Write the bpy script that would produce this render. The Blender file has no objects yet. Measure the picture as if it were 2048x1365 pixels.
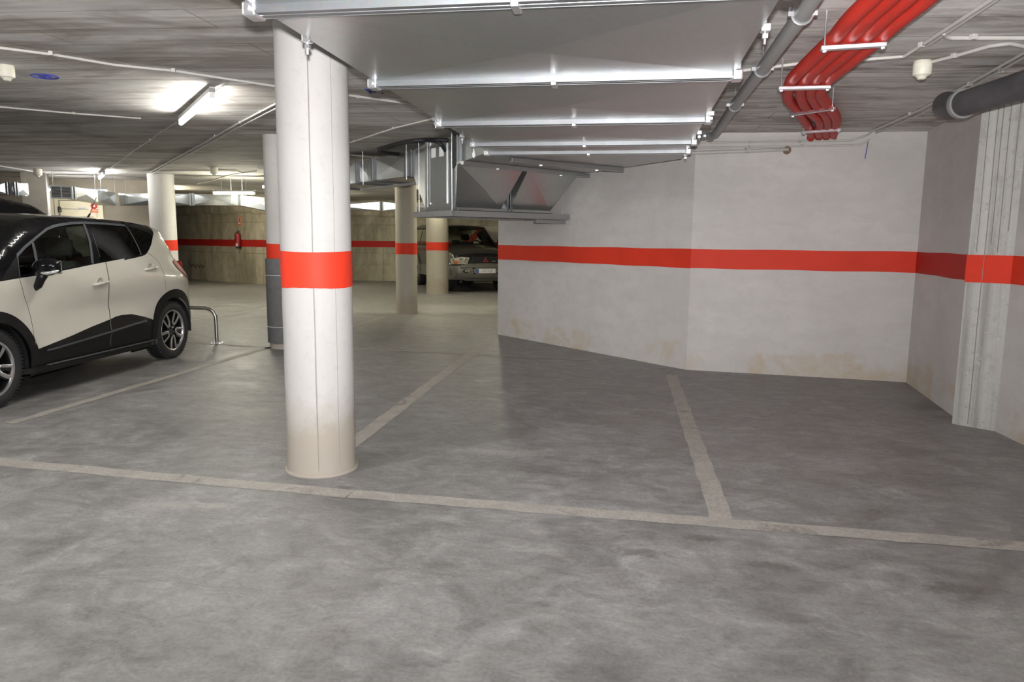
import bpy, bmesh, math, random
from mathutils import Vector, Matrix, geometry
random.seed(7)
C = bpy.context.scene.collection
SC = bpy.context.scene

# ------------------------------------------------------------------ camera
FPX = 1450.0
YAW, PITCH, ROLL = math.radians(9.15), math.radians(7.95), math.radians(0.58)
HC = 1.40
cam_d = bpy.data.cameras.new('camera')
cam_d.sensor_width = 36.0
cam_d.sensor_fit = 'HORIZONTAL'
cam_d.lens = 36.0 * FPX / 2048.0
cam_d.clip_end = 200
cam = bpy.data.objects.new('camera', cam_d)
C.objects.link(cam)
RM = (Matrix.Rotation(YAW, 3, 'Z') @ Matrix.Rotation(math.pi / 2 - PITCH, 3, 'X') @ Matrix.Rotation(ROLL, 3, 'Z'))
cam.matrix_world = Matrix.Translation((0, 0, HC)) @ RM.to_4x4()
SC.camera = cam

# ------------------------------------------------------------------ view / world / flash
SC.view_settings.view_transform = 'Standard'
SC.view_settings.look = 'None'
SC.view_settings.gamma = 1.0
SC.view_settings.use_curve_mapping = False
SC.view_settings.exposure = 0.33
w = bpy.data.worlds.new('world')
SC.world = w
w.use_nodes = True
w.node_tree.nodes['Background'].inputs[0].default_value = (0.9, 0.95, 1.0, 1)
w.node_tree.nodes['Background'].inputs[1].default_value = 0.02

FLASH_W = 1000.0
TUBE_S = 70.0
AISLE_S = 105.0          # emission of the unseen tubes added around the aisle
FAR_S = 130.0  # emission of the tubes added out of sight in the far bays

def add_area(name, loc, size, size_y, power, color, rot=(0, 0, 0)):
    l = bpy.data.lights.new(name, 'AREA')
    l.shape = 'RECTANGLE'; l.size = size; l.size_y = size_y
    l.energy = power; l.color = color
    o = bpy.data.objects.new(name, l)
    C.objects.link(o); o.location = loc; o.rotation_euler = rot
    return o

# the camera's own flash, just above the lens
fl_d = bpy.data.lights.new('camera_flash', 'SPOT')
fl_d.energy = FLASH_W; fl_d.color = (1.0, 0.985, 0.99); fl_d.shadow_soft_size = 0.025
fl_d.spot_size = math.radians(116); fl_d.spot_blend = 1.0
flo = bpy.data.objects.new('camera_flash', fl_d)
C.objects.link(flo)
flo.matrix_world = Matrix.Translation((0.0, -0.02, HC + 0.10)) @ (
    Matrix.Rotation(YAW, 3, 'Z') @ Matrix.Rotation(math.pi / 2 + math.radians(19), 3, 'X')).to_4x4()

# ------------------------------------------------------------------ helpers
def ray(x, y):
    return RM @ Vector(((x - 1024) / FPX, -(y - 682.5) / FPX, -1.0))

def P(x, y, z=0.0):
    d = ray(x, y); t = (z - HC) / d.z
    return Vector((0, 0, HC)) + d * t

def PD(x, y, depth):
    return Vector((0, 0, HC)) + ray(x, y) * depth

def CZ(x, y=0):
    return 2.55 - 0.022 * max(x, -4.5) if x < 4 else 2.46

def PC(x, y, drop=0.0):
    z = 2.58
    for _ in range(8):
        p = P(x, y, z - drop); z = CZ(p.x)
    return P(x, y, z - drop)

def PW(x, y, a, b, off=0.0):
    a = Vector((a[0], a[1], 0)); b = Vector((b[0], b[1], 0))
    n = Vector((-(b - a).y, (b - a).x, 0)).normalized()
    if (Vector((0, 0, 0)) - a).dot(n) < 0: n = -n
    o = Vector((0, 0, HC)); d = ray(x, y)
    t = ((a + n * off) - o).dot(n) / d.dot(n)
    return o + d * t

def tag(o, label=None, cat=None, group=None, kind=None):
    if label: o['label'] = label
    if cat: o['category'] = cat
    if group: o['group'] = group
    if kind: o['kind'] = kind
    return o

def empty(name, loc=(0, 0, 0), rz=0.0):
    o = bpy.data.objects.new(name, None); C.objects.link(o)
    o.location = loc; o.rotation_euler = (0, 0, rz); o.empty_display_size = 0.1
    return o

def thing(name, label, cat, loc=(0, 0, 0), rz=0.0, group=None):
    return tag(empty(name, loc, rz), label, cat, group)

def obj(name, bm, m, parent=None, smooth=False, angle=None, mats=None):
    me = bpy.data.meshes.new(name)
    bm.normal_update()
    bm.to_mesh(me); bm.free()
    o = bpy.data.objects.new(name, me); C.objects.link(o)
    for mm in (mats or [m]): me.materials.append(mm)
    if smooth:
        for p in me.polygons: p.use_smooth = True
        if angle is not None:
            try: me.set_sharp_from_angle(angle=math.radians(angle))
            except Exception: pass
    if parent is not None: o.parent = parent
    return o

def BM(): return bmesh.new()

def box(bm, c, s, rz=0.0, M=None, bev=0.0):
    """axis box, centre c, full size s"""
    T = Matrix.Translation(c) @ Matrix.Rotation(rz, 4, 'Z') @ Matrix.Diagonal((s[0], s[1], s[2], 1))
    if M is not None: T = M @ T
    r = bmesh.ops.create_cube(bm, size=1.0, matrix=T)
    if bev > 0:
        es = list({e for v in r['verts'] for e in v.link_edges})
        bmesh.ops.bevel(bm, geom=es, offset=bev, segments=2, affect='EDGES', profile=0.5)

def frame_from(t):
    t = t.normalized()
    up = Vector((0, 0, 1)) if abs(t.z) < 0.95 else Vector((1, 0, 0))
    a = t.cross(up).normalized(); b = a.cross(t).normalized()
    return a, b

def tube(bm, pts, r, n=12, caps=True, radf=None):
    pts = [Vector(p) for p in pts]
    rings = []
    a = b = None
    for i, p in enumerate(pts):
        if i == 0: t = pts[1] - p
        elif i == len(pts) - 1: t = p - pts[i - 1]
        else: t = (pts[i + 1] - p).normalized() + (p - pts[i - 1]).normalized()
        t.normalize()
        if a is None: a, b = frame_from(t)
        else:
            a = (a - t * a.dot(t)).normalized(); b = a.cross(t).normalized() * (1 if a.cross(t).dot(b) > 0 else -1)
        rr = radf(i) if radf else r
        rings.append([bm.verts.new(p + (a * math.cos(2 * math.pi * k / n) + b * math.sin(2 * math.pi * k / n)) * rr) for k in range(n)])
    for i in range(len(rings) - 1):
        for k in range(n):
            bm.faces.new((rings[i][k], rings[i][(k + 1) % n], rings[i + 1][(k + 1) % n], rings[i + 1][k]))
    if caps:
        bm.faces.new(list(reversed(rings[0]))); bm.faces.new(rings[-1])

def spline(pts, n=8):
    pts = [Vector(p) for p in pts]
    out = []
    q = [2 * pts[0] - pts[1]] + pts + [2 * pts[-1] - pts[-2]]
    for i in range(1, len(q) - 2):
        p0, p1, p2, p3 = q[i - 1:i + 3]
        for k in range(n):
            t = k / n
            out.append(0.5 * ((2 * p1) + (p2 - p0) * t + (2 * p0 - 5 * p1 + 4 * p2 - p3) * t * t + (3 * p1 - p0 - 3 * p2 + p3) * t ** 3))
    out.append(pts[-1])
    return out

def lathe(bm, prof, n=32, M=None, cap=True):
    """profile (r, z) about local Z"""
    M = M or Matrix.Identity(4)
    rings = []
    for r, z in prof:
        if r < 1e-6:
            rings.append([bm.verts.new(M @ Vector((0, 0, z)))])
        else:
            rings.append([bm.verts.new(M @ Vector((r * math.cos(2 * math.pi * k / n), r * math.sin(2 * math.pi * k / n), z))) for k in range(n)])
    for i in range(len(rings) - 1):
        A, B = rings[i], rings[i + 1]
        for k in range(n):
            if len(A) == 1 and len(B) == 1: continue
            if len(A) == 1: bm.faces.new((A[0], B[(k + 1) % n], B[k]))
            elif len(B) == 1: bm.faces.new((A[k], A[(k + 1) % n], B[0]))
            else: bm.faces.new((A[k], A[(k + 1) % n], B[(k + 1) % n], B[k]))

def cyl(bm, a, b, r, n=20):
    tube(bm, [a, b], r, n)

def prism(bm, poly, z0, z1, M=None):
    """vertical prism on an xy polygon"""
    M = M or Matrix.Identity(4)
    lo = [bm.verts.new(M @ Vector((p[0], p[1], z0))) for p in poly]
    hi = [bm.verts.new(M @ Vector((p[0], p[1], z1))) for p in poly]
    n = len(poly)
    for i in range(n):
        bm.faces.new((lo[i], lo[(i + 1) % n], hi[(i + 1) % n], hi[i]))
    bm.faces.new(list(reversed(lo))); bm.faces.new(hi)
    bmesh.ops.recalc_face_normals(bm, faces=bm.faces[:])

def hull8(bm, v):
    """8 corners: 0-3 one end (loop), 4-7 the other end"""
    vs = [bm.verts.new(p) for p in v]
    for f in ((0, 1, 2, 3), (7, 6, 5, 4), (0, 4, 5, 1), (1, 5, 6, 2), (2, 6, 7, 3), (3, 7, 4, 0)):
        bm.faces.new([vs[i] for i in f])
    bmesh.ops.recalc_face_normals(bm, faces=bm.faces[:])

# ------------------------------------------------------------------ materials
class N:
    def __init__(s, name):
        s.m = bpy.data.materials.new(name); s.m.use_nodes = True
        s.t = s.m.node_tree
        s.b = s.t.nodes['Principled BSDF']; s.out = s.t.nodes['Material Output']
        s.tc = None
    def node(s, typ, **kw):
        n = s.t.nodes.new(typ)
        for k, v in kw.items(): setattr(n, k, v)
        return n
    def link(s, a, b): s.t.links.new(a, b)
    def co(s, scale=(1, 1, 1), rot=(0, 0, 0), loc=(0, 0, 0)):
        if s.tc is None: s.tc = s.node('ShaderNodeTexCoord')
        mp = s.node('ShaderNodeMapping')
        mp.inputs['Scale'].default_value = scale; mp.inputs['Rotation'].default_value = rot; mp.inputs['Location'].default_value = loc
        s.link(s.tc.outputs['Object'], mp.inputs['Vector'])
        return mp.outputs[0]
    def noise(s, scale=5, detail=4, rough=.55, dist=0.0, v=None, co=None):
        n = s.node('ShaderNodeTexNoise')
        n.inputs['Scale'].default_value = scale; n.inputs['Detail'].default_value = detail
        n.inputs['Roughness'].default_value = rough; n.inputs['Distortion'].default_value = dist
        s.link(co or s.co(*(v or ())), n.inputs['Vector'])
        return n.outputs['Fac']
    def ramp(s, f, stops):
        r = s.node('ShaderNodeValToRGB')
        e = r.color_ramp.elements
        while len(e) < len(stops): e.new(0.5)
        for i, (p, c) in enumerate(stops):
            e[i].position = p
            e[i].color = (c, c, c, 1) if isinstance(c, (int, float)) else (*c, 1)
        s.link(f, r.inputs[0]); return r.outputs[0]
    def mix(s, f, a, b, blend='MIX'):
        n = s.node('ShaderNodeMix'); n.data_type = 'RGBA'; n.blend_type = blend
        for i, v in ((0, f), (6, a), (7, b)):
            if isinstance(v, (int, float)): n.inputs[i].default_value = v
            elif isinstance(v, tuple): n.inputs[i].default_value = (*v, 1)
            else: s.link(v, n.inputs[i])
        return n.outputs[2]
    def math(s, op, a, b=0.0):
        n = s.node('ShaderNodeMath', operation=op)
        for i, v in ((0, a), (1, b)):
            if isinstance(v, (int, float)): n.inputs[i].default_value = v
            else: s.link(v, n.inputs[i])
        return n.outputs[0]
    def sep(s, co=None):
        n = s.node('ShaderNodeSeparateXYZ'); s.link(co or s.co(), n.inputs[0]); return n.outputs
    def base(s, c):
        if isinstance(c, tuple): s.b.inputs['Base Color'].default_value = (*c, 1)
        else: s.link(c, s.b.inputs['Base Color'])
    def rough(s, c):
        if isinstance(c, (int, float)): s.b.inputs['Roughness'].default_value = c
        else: s.link(c, s.b.inputs['Roughness'])
    def bump(s, h, strength=.3, dist=.01):
        n = s.node('ShaderNodeBump'); n.inputs['Strength'].default_value = strength; n.inputs['Distance'].default_value = dist
        s.link(h, n.inputs['Height']); s.link(n.outputs[0], s.b.inputs['Normal'])
    def set(s, **kw):
        for k, v in kw.items():
            key = k.replace('_', ' ')
            s.b.inputs[key].default_value = (*v, 1) if isinstance(v, tuple) else v
        return s

def simple(name, col, rough=.5, metal=0.0, var=0.06, scale=8.0, coat=0.0, spec=0.5, bump=0.0):
    n = N(name)
    f = n.noise(scale, 4)
    lo = tuple(max(0, c * (1 - var)) for c in col); hi = tuple(min(1, c * (1 + var)) for c in col)
    n.base(n.ramp(f, [(.3, lo), (.7, hi)]))
    n.rough(rough); n.b.inputs['Metallic'].default_value = metal
    n.b.inputs['Coat Weight'].default_value = coat; n.b.inputs['Coat Roughness'].default_value = .03
    n.b.inputs['Specular IOR Level'].default_value = spec
    if bump: n.bump(n.noise(scale * 6, 3), bump, .004)
    return n.m

def m_floor():
    n = N('floor_concrete')
    big = n.noise(.55, 6, .6, .6)
    mid = n.noise(2.6, 8, .68, 1.2)
    swirl = n.noise(1.5, 6, .72, 3.0, ((1.0, 2.2, 1), (0, 0, .35)))
    fine = n.noise(60, 3, .6)
    streak = n.noise(1.6, 7, .7, .8, ((1, 5, 1), (0, 0, .18)))
    c = n.ramp(mid, [(.32, (.175, .170, .166)), (.48, (.262, .256, .253)), (.66, (.375, .368, .363))])
    c = n.mix(n.ramp(big, [(.35, 0.0), (.65, .35)]), c, (.30, .295, .295))
    blot = n.noise(1.0, 9, .72, 1.4, ((1, 1.7, 1), (0, 0, .3), (4, 8, 0)))
    c = n.mix(n.ramp(blot, [(.34, .5), (.47, 0.0)]), c, (.170, .162, .156))
    c = n.mix(n.ramp(swirl, [(.52, 0.0), (.62, .25), (.72, 0.0)]), c, (.17, .158, .148))
    c = n.mix(n.ramp(streak, [(.55, 0.0), (.75, .35)]), c, (.40, .385, .365))
    # oil spots
    sp = n.noise(1.1, 2, .4, .3, ((1, 1.2, 1), (0, 0, 0), (3.3, 1.2, 0)))
    c = n.mix(n.ramp(sp, [(.70, 0.0), (.76, .5)]), c, (.14, .13, .12))
    grit = n.noise(6.5, 8, .78, .9, ((1, 1.6, 1), (0, 0, .25), (2, 9, 0)))
    c = n.mix(.45, c, n.ramp(grit, [(.34, (.24, .235, .23)), (.5, (.5, .5, .5)), (.66, (.74, .735, .73))]), 'OVERLAY')
    # tyre-worn oil patches and pale splashes where the photo shows them
    def spot(px_, py_, rx, ry, rz, col, k, edge=.5, ns=9.0):
        nonlocal c
        p = P(px_, py_)
        mp = n.node('ShaderNodeMapping'); mp.vector_type = 'TEXTURE'
        mp.inputs['Location'].default_value = p; mp.inputs['Rotation'].default_value = (0, 0, rz); mp.inputs['Scale'].default_value = (rx, ry, 1)
        n.link(n.tc.outputs['Object'], mp.inputs['Vector'])
        l = n.node('ShaderNodeVectorMath', operation='LENGTH'); n.link(mp.outputs[0], l.inputs[0])
        d = n.math('ADD', l.outputs['Value'], n.math('MULTIPLY', n.math('SUBTRACT', n.noise(ns, 6, .75), .5), 2.4))
        c = n.mix(n.ramp(d, [(edge * .9, k), (.90, 0.0)]), c, col)
    for a in ((1280, 1106, .17, .06, 0), (1550, 1134, .15, .06, -.1), (1905, 1178, .17, .075, .1), (1405, 1078, .12, .05, 0), (1330, 738, .10, .05, 0), (1860, 815, .30, .16, .5), (545, 975, .10, .05, 0), (505, 965, .08, .04, 0), (690, 975, .07, .04, 0)):
        spot(*a, (.095, .088, .080), .5, .45, 20.0)
    for a in ((335, 1010, .34, .12, .1), (960, 762, .16, .10, 0), (1000, 905, .5, .12, 0), (275, 925, .20, .03, .5), (425, 1012, .16, .06, 0)):
        spot(*a, (.46, .44, .42), .55, .25, 22.0)
    # pale drips
    dr = n.noise(11, 2, .5, .4)
    c = n.mix(n.ramp(dr, [(.76, 0.0), (.80, .55)]), c, (.52, .49, .46))
    c = n.mix(.38, c, n.ramp(fine, [(.3, (.15, .145, .14)), (.7, (.45, .435, .42))]), 'OVERLAY')
    n.base(c)
    n.rough(n.ramp(mid, [(.3, .36), (.7, .60)]))
    n.b.inputs['Specular IOR Level'].default_value = .45
    n.bump(n.mix(.5, mid, fine), .22, .006)
    return n.m

def m_line():
    n = N('worn_line_paint')
    wear = n.noise(6, 8, .7, .4); fine = n.noise(50, 4, .7)
    c = n.ramp(wear, [(.30, (.31, .288, .258)), (.55, (.415, .386, .344)), (.75, (.49, .458, .41))])
    c = n.mix(n.ramp(fine, [(.42, .55), (.56, 0.0)]), c, (.27, .255, .235))
    n.base(c); n.rough(.6)
    # worn holes let the floor through
    a = n.ramp(n.noise(2.2, 6, .75, .8), [(.30, .55), (.42, 1.0)])
    n.link(a, n.b.inputs['Alpha'])
    return n.m

def m_ceiling():
    n = N('board_marked_concrete')
    s1 = n.noise(1.0, 9, .68, .5, ((.55, 6.5, 1), (0, 0, .02)))
    s2 = n.noise(1.0, 8, .7, .9, ((1.1, 9, 1), (0, 0, -.03), (3, 7, 0)))
    big = n.noise(.8, 5, .6, .8, ((.7, 1.3, 1),))
    wisp = n.noise(1.3, 9, .72, 2.2, ((.8, 3.2, 1), (0, 0, .5), (9, 2, 0)))
    c = n.ramp(s1, [(.34, (.24, .20, .17)), (.44, (.44, .395, .35)), (.53, (.62, .585, .545)), (.66, (.80, .78, .755))])
    c = n.mix(n.ramp(s2, [(.38, .6), (.55, 0.0)]), c, (.27, .235, .20))
    c = n.mix(n.ramp(big, [(.40, 0.0), (.58, .6)]), c, (.74, .735, .71))
    pat = n.noise(.75, 7, .62, 1.6, ((.6, 1.5, 1), (0, 0, .1), (7, 3, 0)))
    c = n.mix(n.ramp(pat, [(.38, .6), (.50, 0.0)]), c, (.26, .22, .19))
    # green tinged laitance
    g = n.noise(.9, 6, .65, .5, ((.5, 3.0, 1), (0, 0, 0), (11, 5, 0)))
    c = n.mix(n.ramp(g, [(.55, 0.0), (.72, .4)]), c, (.50, .585, .55))
    # pale wisps, mostly over the right bays
    xx = n.sep()[0]
    right = n.ramp(n.math('MULTIPLY', n.math('ADD', xx, 3.0), .2), [(.35, .10), (.75, 1.0)])
    wv = n.math('MULTIPLY', n.ramp(wisp, [(.47, 0.0), (.58, .75), (.66, .2)]), right)
    c = n.mix(wv, c, (.80, .785, .77))
    # joints between the shutter boards
    br = n.node('ShaderNodeTexBrick'); br.inputs['Scale'].default_value = 1.0
    br.inputs['Brick Width'].default_value = 2.4; br.inputs['Row Height'].default_value = .34
    br.inputs['Mortar Size'].default_value = .006; br.inputs['Mortar Smooth'].default_value = .3
    br.inputs['Color1'].default_value = (1, 1, 1, 1); br.inputs['Color2'].default_value = (.86, .86, .86, 1); br.inputs['Mortar'].default_value = (.45, .42, .38, 1)
    n.link(n.co(), br.inputs['Vector'])
    c = n.mix(.8, c, br.outputs['Color'], 'MULTIPLY')
    n.base(c); n.rough(.85)
    n.bump(n.mix(.5, s1, s2), .45, .012)
    return n.m

def m_plaster():
    n = N('wall_plaster')
    a = n.noise(1.3, 6, .6, .4); b = n.noise(9, 6, .7); t = n.noise(3, 6, .65, .5, ((1, 1, 2.4),))
    c = n.ramp(a, [(.3, (.55, .525, .505)), (.7, (.625, .60, .58))])
    c = n.mix(n.ramp(t, [(.40, .35), (.56, 0.0)]), c, (.50, .478, .458))
    c = n.mix(n.ramp(b, [(.35, .30), (.5, 0.0)]), c, (.50, .47, .44))
    # rising damp: ochre patches close to the floor
    z = n.sep()[2]
    lowz = n.ramp(n.math('ADD', z, n.math('MULTIPLY', n.noise(2.2, 5, .6), -.42)), [(.0, 1.0), (.06, 0.0)])
    pat = n.ramp(n.noise(1.5, 7, .72, .8, ((1, 1, 1.2), (0, 0, 0), (2.4, 1, 0))), [(.46, 0.0), (.60, .65)])
    c = n.mix(n.math('MULTIPLY', lowz, pat), c, (.50, .40, .26))
    n.base(c); n.rough(.9)
    n.bump(n.mix(.4, b, n.noise(50, 3)), .18, .006)
    return n.m

def m_raw():
    n = N('raw_shuttered_concrete')
    a = n.noise(.8, 7, .68, .6, ((1, 1, .45),)); s = n.noise(1.4, 6, .6, .5, ((1.5, 1.5, .22), (0, 0, 0), (5, 1, 2)))
    b = n.noise(5, 8, .7)
    c = n.ramp(a, [(.30, (.30, .262, .185)), (.48, (.53, .475, .36)), (.62, (.66, .60, .47)), (.8, (.74, .68, .54))])
    c = n.mix(n.ramp(s, [(.34, .65), (.5, 0.0)]), c, (.22, .195, .145))
    c = n.mix(n.ramp(b, [(.38, .45), (.52, 0.0)]), c, (.29, .26, .20))
    br = n.node('ShaderNodeTexBrick'); br.inputs['Scale'].default_value = 1.0
    br.inputs['Brick Width'].default_value = 1.15; br.inputs['Row Height'].default_value = .92; br.offset = .0
    br.inputs['Mortar Size'].default_value = .012; br.inputs['Mortar Smooth'].default_value = .6
    br.inputs['Color1'].default_value = (1, 1, 1, 1); br.inputs['Color2'].default_value = (.84, .85, .82, 1); br.inputs['Mortar'].default_value = (.55, .52, .45, 1)
    n.link(n.co((1, 1, 1), (math.pi / 2, 0, 0)), br.inputs['Vector'])
    c = n.mix(.85, c, br.outputs['Color'], 'MULTIPLY')
    n.base(c); n.rough(.85); n.bump(n.mix(.5, a, b), .5, .02)
    return n.m

def m_column(name, col, yellow=0.0):
    n = N(name)
    a = n.noise(2.2, 6, .6, .3, ((1, 1, .35),)); b = n.noise(22, 5, .7)
    z = n.sep()[2]
    lo = tuple(c * .86 for c in col)
    c = n.ramp(a, [(.3, lo), (.65, col)])
    c = n.mix(n.ramp(b, [(.32, .35), (.45, 0.0)]), c, tuple(k * .72 for k in col))
    grime = n.ramp(n.math('ADD', z, n.math('MULTIPLY', n.noise(4, 6, .7), -.55)), [(.0, .8), (.22, 0.0)])
    c = n.mix(grime, c, (.34, .295, .235))
    n.base(c); n.rough(.75); n.bump(n.mix(.3, a, b), .35, .006)
    return n.m

def m_pilaster():
    n = N('board_marked_pilaster')
    st = n.noise(1, 5, .6, .2, ((16, 16, .35),)); b = n.noise(12, 8, .75); pit = n.noise(38, 3, .6)
    c = n.ramp(st, [(.34, (.30, .29, .265)), (.48, (.47, .465, .44)), (.7, (.54, .535, .51))])
    c = n.mix(n.ramp(b, [(.36, .5), (.48, 0.0)]), c, (.34, .32, .29))
    c = n.mix(n.ramp(pit, [(.64, 0.0), (.70, .55)]), c, (.66, .65, .62))
    c = n.mix(n.ramp(pit, [(.30, .6), (.35, 0.0)]), c, (.25, .23, .21))
    n.base(c); n.rough(.85); n.bump(n.mix(.5, st, b), .6, .012)
    return n.m

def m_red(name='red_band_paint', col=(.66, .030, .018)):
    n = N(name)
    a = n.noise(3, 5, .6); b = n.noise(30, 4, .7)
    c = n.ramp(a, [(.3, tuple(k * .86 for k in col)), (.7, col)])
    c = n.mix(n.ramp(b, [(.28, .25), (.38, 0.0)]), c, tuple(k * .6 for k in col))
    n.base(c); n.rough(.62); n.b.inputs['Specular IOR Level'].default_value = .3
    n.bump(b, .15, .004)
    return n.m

def m_galv(name='galvanised_sheet', rough=.34, col=(.50, .515, .51), tone=.07):
    n = N(name)
    v = n.node('ShaderNodeTexVoronoi'); v.inputs['Scale'].default_value = 55
    n.link(n.co(), v.inputs['Vector'])
    a = n.noise(2.4, 5, .6, .4)
    c = n.ramp(a, [(.3, tuple(k * (1 - tone) for k in col)), (.7, col)])
    c = n.mix(.04, c, v.outputs['Color'], 'OVERLAY')
    n.base(c); n.b.inputs['Metallic'].default_value = .92
    n.rough(n.ramp(n.noise(5, 5, .65, .3), [(.3, rough * .93), (.7, rough * 1.08)]))
    n.bump(n.noise(.9, 0, .3), .02, .01)
    return n.m

def m_glass(name, tint, rough=.02, ior=1.5, dark=0.0):
    """thin car glass: tinted see-through plus a Fresnel reflection"""
    n = N(name)
    tr = n.node('ShaderNodeBsdfTransparent'); gl = n.node('ShaderNodeBsdfGlossy'); fr = n.node('ShaderNodeFresnel'); mx = n.node('ShaderNodeMixShader')
    dirt = n.noise(6, 3)
    n.link(n.ramp(dirt, [(.3, tuple(k * .93 for k in tint)), (.7, tint)]), tr.inputs['Color'])
    gl.inputs['Roughness'].default_value = rough; gl.inputs['Color'].default_value = (1, 1, 1, 1)
    fr.inputs['IOR'].default_value = ior
    n.link(fr.outputs[0], mx.inputs[0]); n.link(tr.outputs[0], mx.inputs[1]); n.link(gl.outputs[0], mx.inputs[2])
    n.link(mx.outputs[0], n.out.inputs['Surface'])
    return n.m

def m_emit(name, col, strength):
    n = N(name)
    n.base((.9, .9, .9)); n.b.inputs['Emission Color'].default_value = (*col, 1); n.b.inputs['Emission Strength'].default_value = strength
    return n.m

M = dict(
    floor=m_floor(), line=m_line(), ceil=m_ceiling(), plaster=m_plaster(), raw=m_raw(), pilaster=m_pilaster(),
    tan=simple('tan_block_wall', (.27, .232, .178), .85, var=.12, scale=3, bump=.2),
    col_near=m_column('white_column_concrete', (.50, .485, .47)),
    col_far=m_column('buff_column_concrete', (.45, .415, .34)),
    col_white=m_column('white_round_column', (.60, .58, .56)),
    red=m_red('red_band_paint', (.72, .042, .016)), red_dark=m_red('red_band_paint_dark', (.50, .020, .014)),  # second red: same finish, darker colour, for the recess and far walls
    galv=m_galv(), galv_bright=m_galv('bright_zinc_rail', .50, (.28, .29, .30), .12), galv_dull=m_galv('dull_zinc_sheet', .42, (.50, .52, .52)),
    galv_mirror=m_galv('shiny_far_duct', .20, (.58, .60, .61), .05),
    zinc=simple('zinc_fitting', (.78, .79, .82), .28, .9, scale=30),
    frame_grey=simple('grey_steel_frame', (.30, .30, .295), .5, .3),
    conduit=simple('light_grey_conduit', (.52, .50, .47), .5, spec=.4), pvc=simple('grey_pvc_pipe', (.27, .27, .265), .38, scale=4),
    darkpvc=simple('dark_drain_pipe', (.085, .082, .088), .5, var=.25, scale=5),
    rust=simple('rusty_collar', (.20, .13, .09), .8, var=.3),
    hose=simple('red_corrugated_hose', (.60, .032, .018), .48, var=.10, scale=6, spec=.4),
    rubber=simple('black_rubber', (.016, .016, .017), .55, var=.2, scale=20),
    foam=simple('dark_grey_foam_wrap', (.125, .125, .128), .7, var=.12, scale=14, bump=.3),
    white=simple('white_plastic', (.78, .77, .74), .4), cream=simple('cream_plastic', (.72, .69, .58), .45),
    paper=simple('white_sticker', (.80, .80, .80), .6), black=simple('black_print', (.02, .02, .02), .6),
    door=simple('cream_painted_door', (.80, .72, .50), .45, var=.04), door_line=simple('door_shadow_gap', (.22, .19, .13), .6),
    signred=simple('sign_red', (.62, .05, .02), .5), signor=simple('sign_orange', (.80, .20, .05), .5),
    blue=simple('blue_marker', (.06, .07, .40), .8, var=.2), soot=simple('black_scrawl', (.035, .03, .025), .9, var=.3),
    vent_dark=simple('dark_grille', (.012, .012, .012), .6),
    extred=simple('extinguisher_red', (.42, .01, .02), .3, coat=.5), steel=simple('steel_tube', (.58, .58, .57), .22, .95),
    darkline=simple('formwork_seam', (.30, .27, .24), .9),
    # vehicles
    carcream=simple('ivory_car_paint', (.60, .575, .50), .34, var=.01, coat=1.0), carblack=simple('gloss_black_paint', (.006, .006, .007), .12, var=.05, coat=.15, spec=.22),
    plast=simple('black_plastic_cladding', (.009, .009, .009), .38, var=.1, scale=20, spec=.3), seam=simple('panel_gap', (.20, .185, .155), .7),
    trimgrey=simple('window_weather_strip', (.075, .08, .09), .35), tyre=simple('tyre_rubber', (.022, .022, .023), .62, var=.15, scale=20),
    rimsilver=simple('machined_alloy', (.80, .80, .81), .22, .95, var=.02), rimblack=simple('gloss_black_alloy', (.012, .012, .013), .2, .2, coat=.6),
    seat=simple('dark_seat_cloth', (.035, .034, .032), .85, var=.2, scale=30), seatgrey=simple('grey_seat_cloth', (.15, .145, .135), .85, var=.15, scale=30),
    glass=m_glass('clear_side_glass', (.84, .90, .87)), privacy=m_glass('privacy_glass', (.06, .07, .065)), screen=m_glass('green_windscreen', (.90, .97, .91)),
    lampred=simple('red_tail_lamp', (.30, .008, .01), .5, coat=.0, spec=.3), lampwhite=simple('clear_lamp_lens', (.72, .73, .72), .12, .5, coat=1.0), amber=simple('amber_indicator', (.75, .16, .03), .2, coat=1.0),
    chrome=simple('chrome', (.85, .85, .86), .08, 1.0, var=.01), pajero=simple('dark_green_grey_paint', (.055, .057, .052), .30, .3, var=.03, coat=1.0),
    pajlow=simple('taupe_grey_lower_paint', (.165, .16, .142), .38, .3, var=.03, coat=.6), navy=simple('navy_car_paint', (.006, .007, .014), .15, .3, var=.02, coat=1.0),
    plateblue=simple('plate_blue', (.01, .12, .55), .4), tread=simple('tyre_tread', (.05, .05, .05), .7, var=.2, scale=30),
    tube=m_emit('fluorescent_tube_glow', (1.0, .985, .92), TUBE_S), tubea=m_emit('added_tube_glow', (.98, .985, 1.0), AISLE_S), tubel=m_emit('added_left_tube_glow', (.99, .985, .97), AISLE_S * 1.9), tubef=m_emit('added_far_tube_glow', (1.0, .96, .74), FAR_S), tubey=m_emit('warm_fluorescent_tube_glow', (1.0, .97, .78), 230.0),
)
# ------------------------------------------------------------------ the shell of the garage
BZ0, BZ1 = 1.115, 1.322
def struct(name, bm, m, parent=None, **k):
    o = obj(name, bm, m, parent, **k)
    if parent is None: o['kind'] = 'structure'
    return o

bm = BM(); box(bm, (-5, 9, -.1), (34, 36, .2)); floor = struct('floor', bm, M['floor'])

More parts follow.
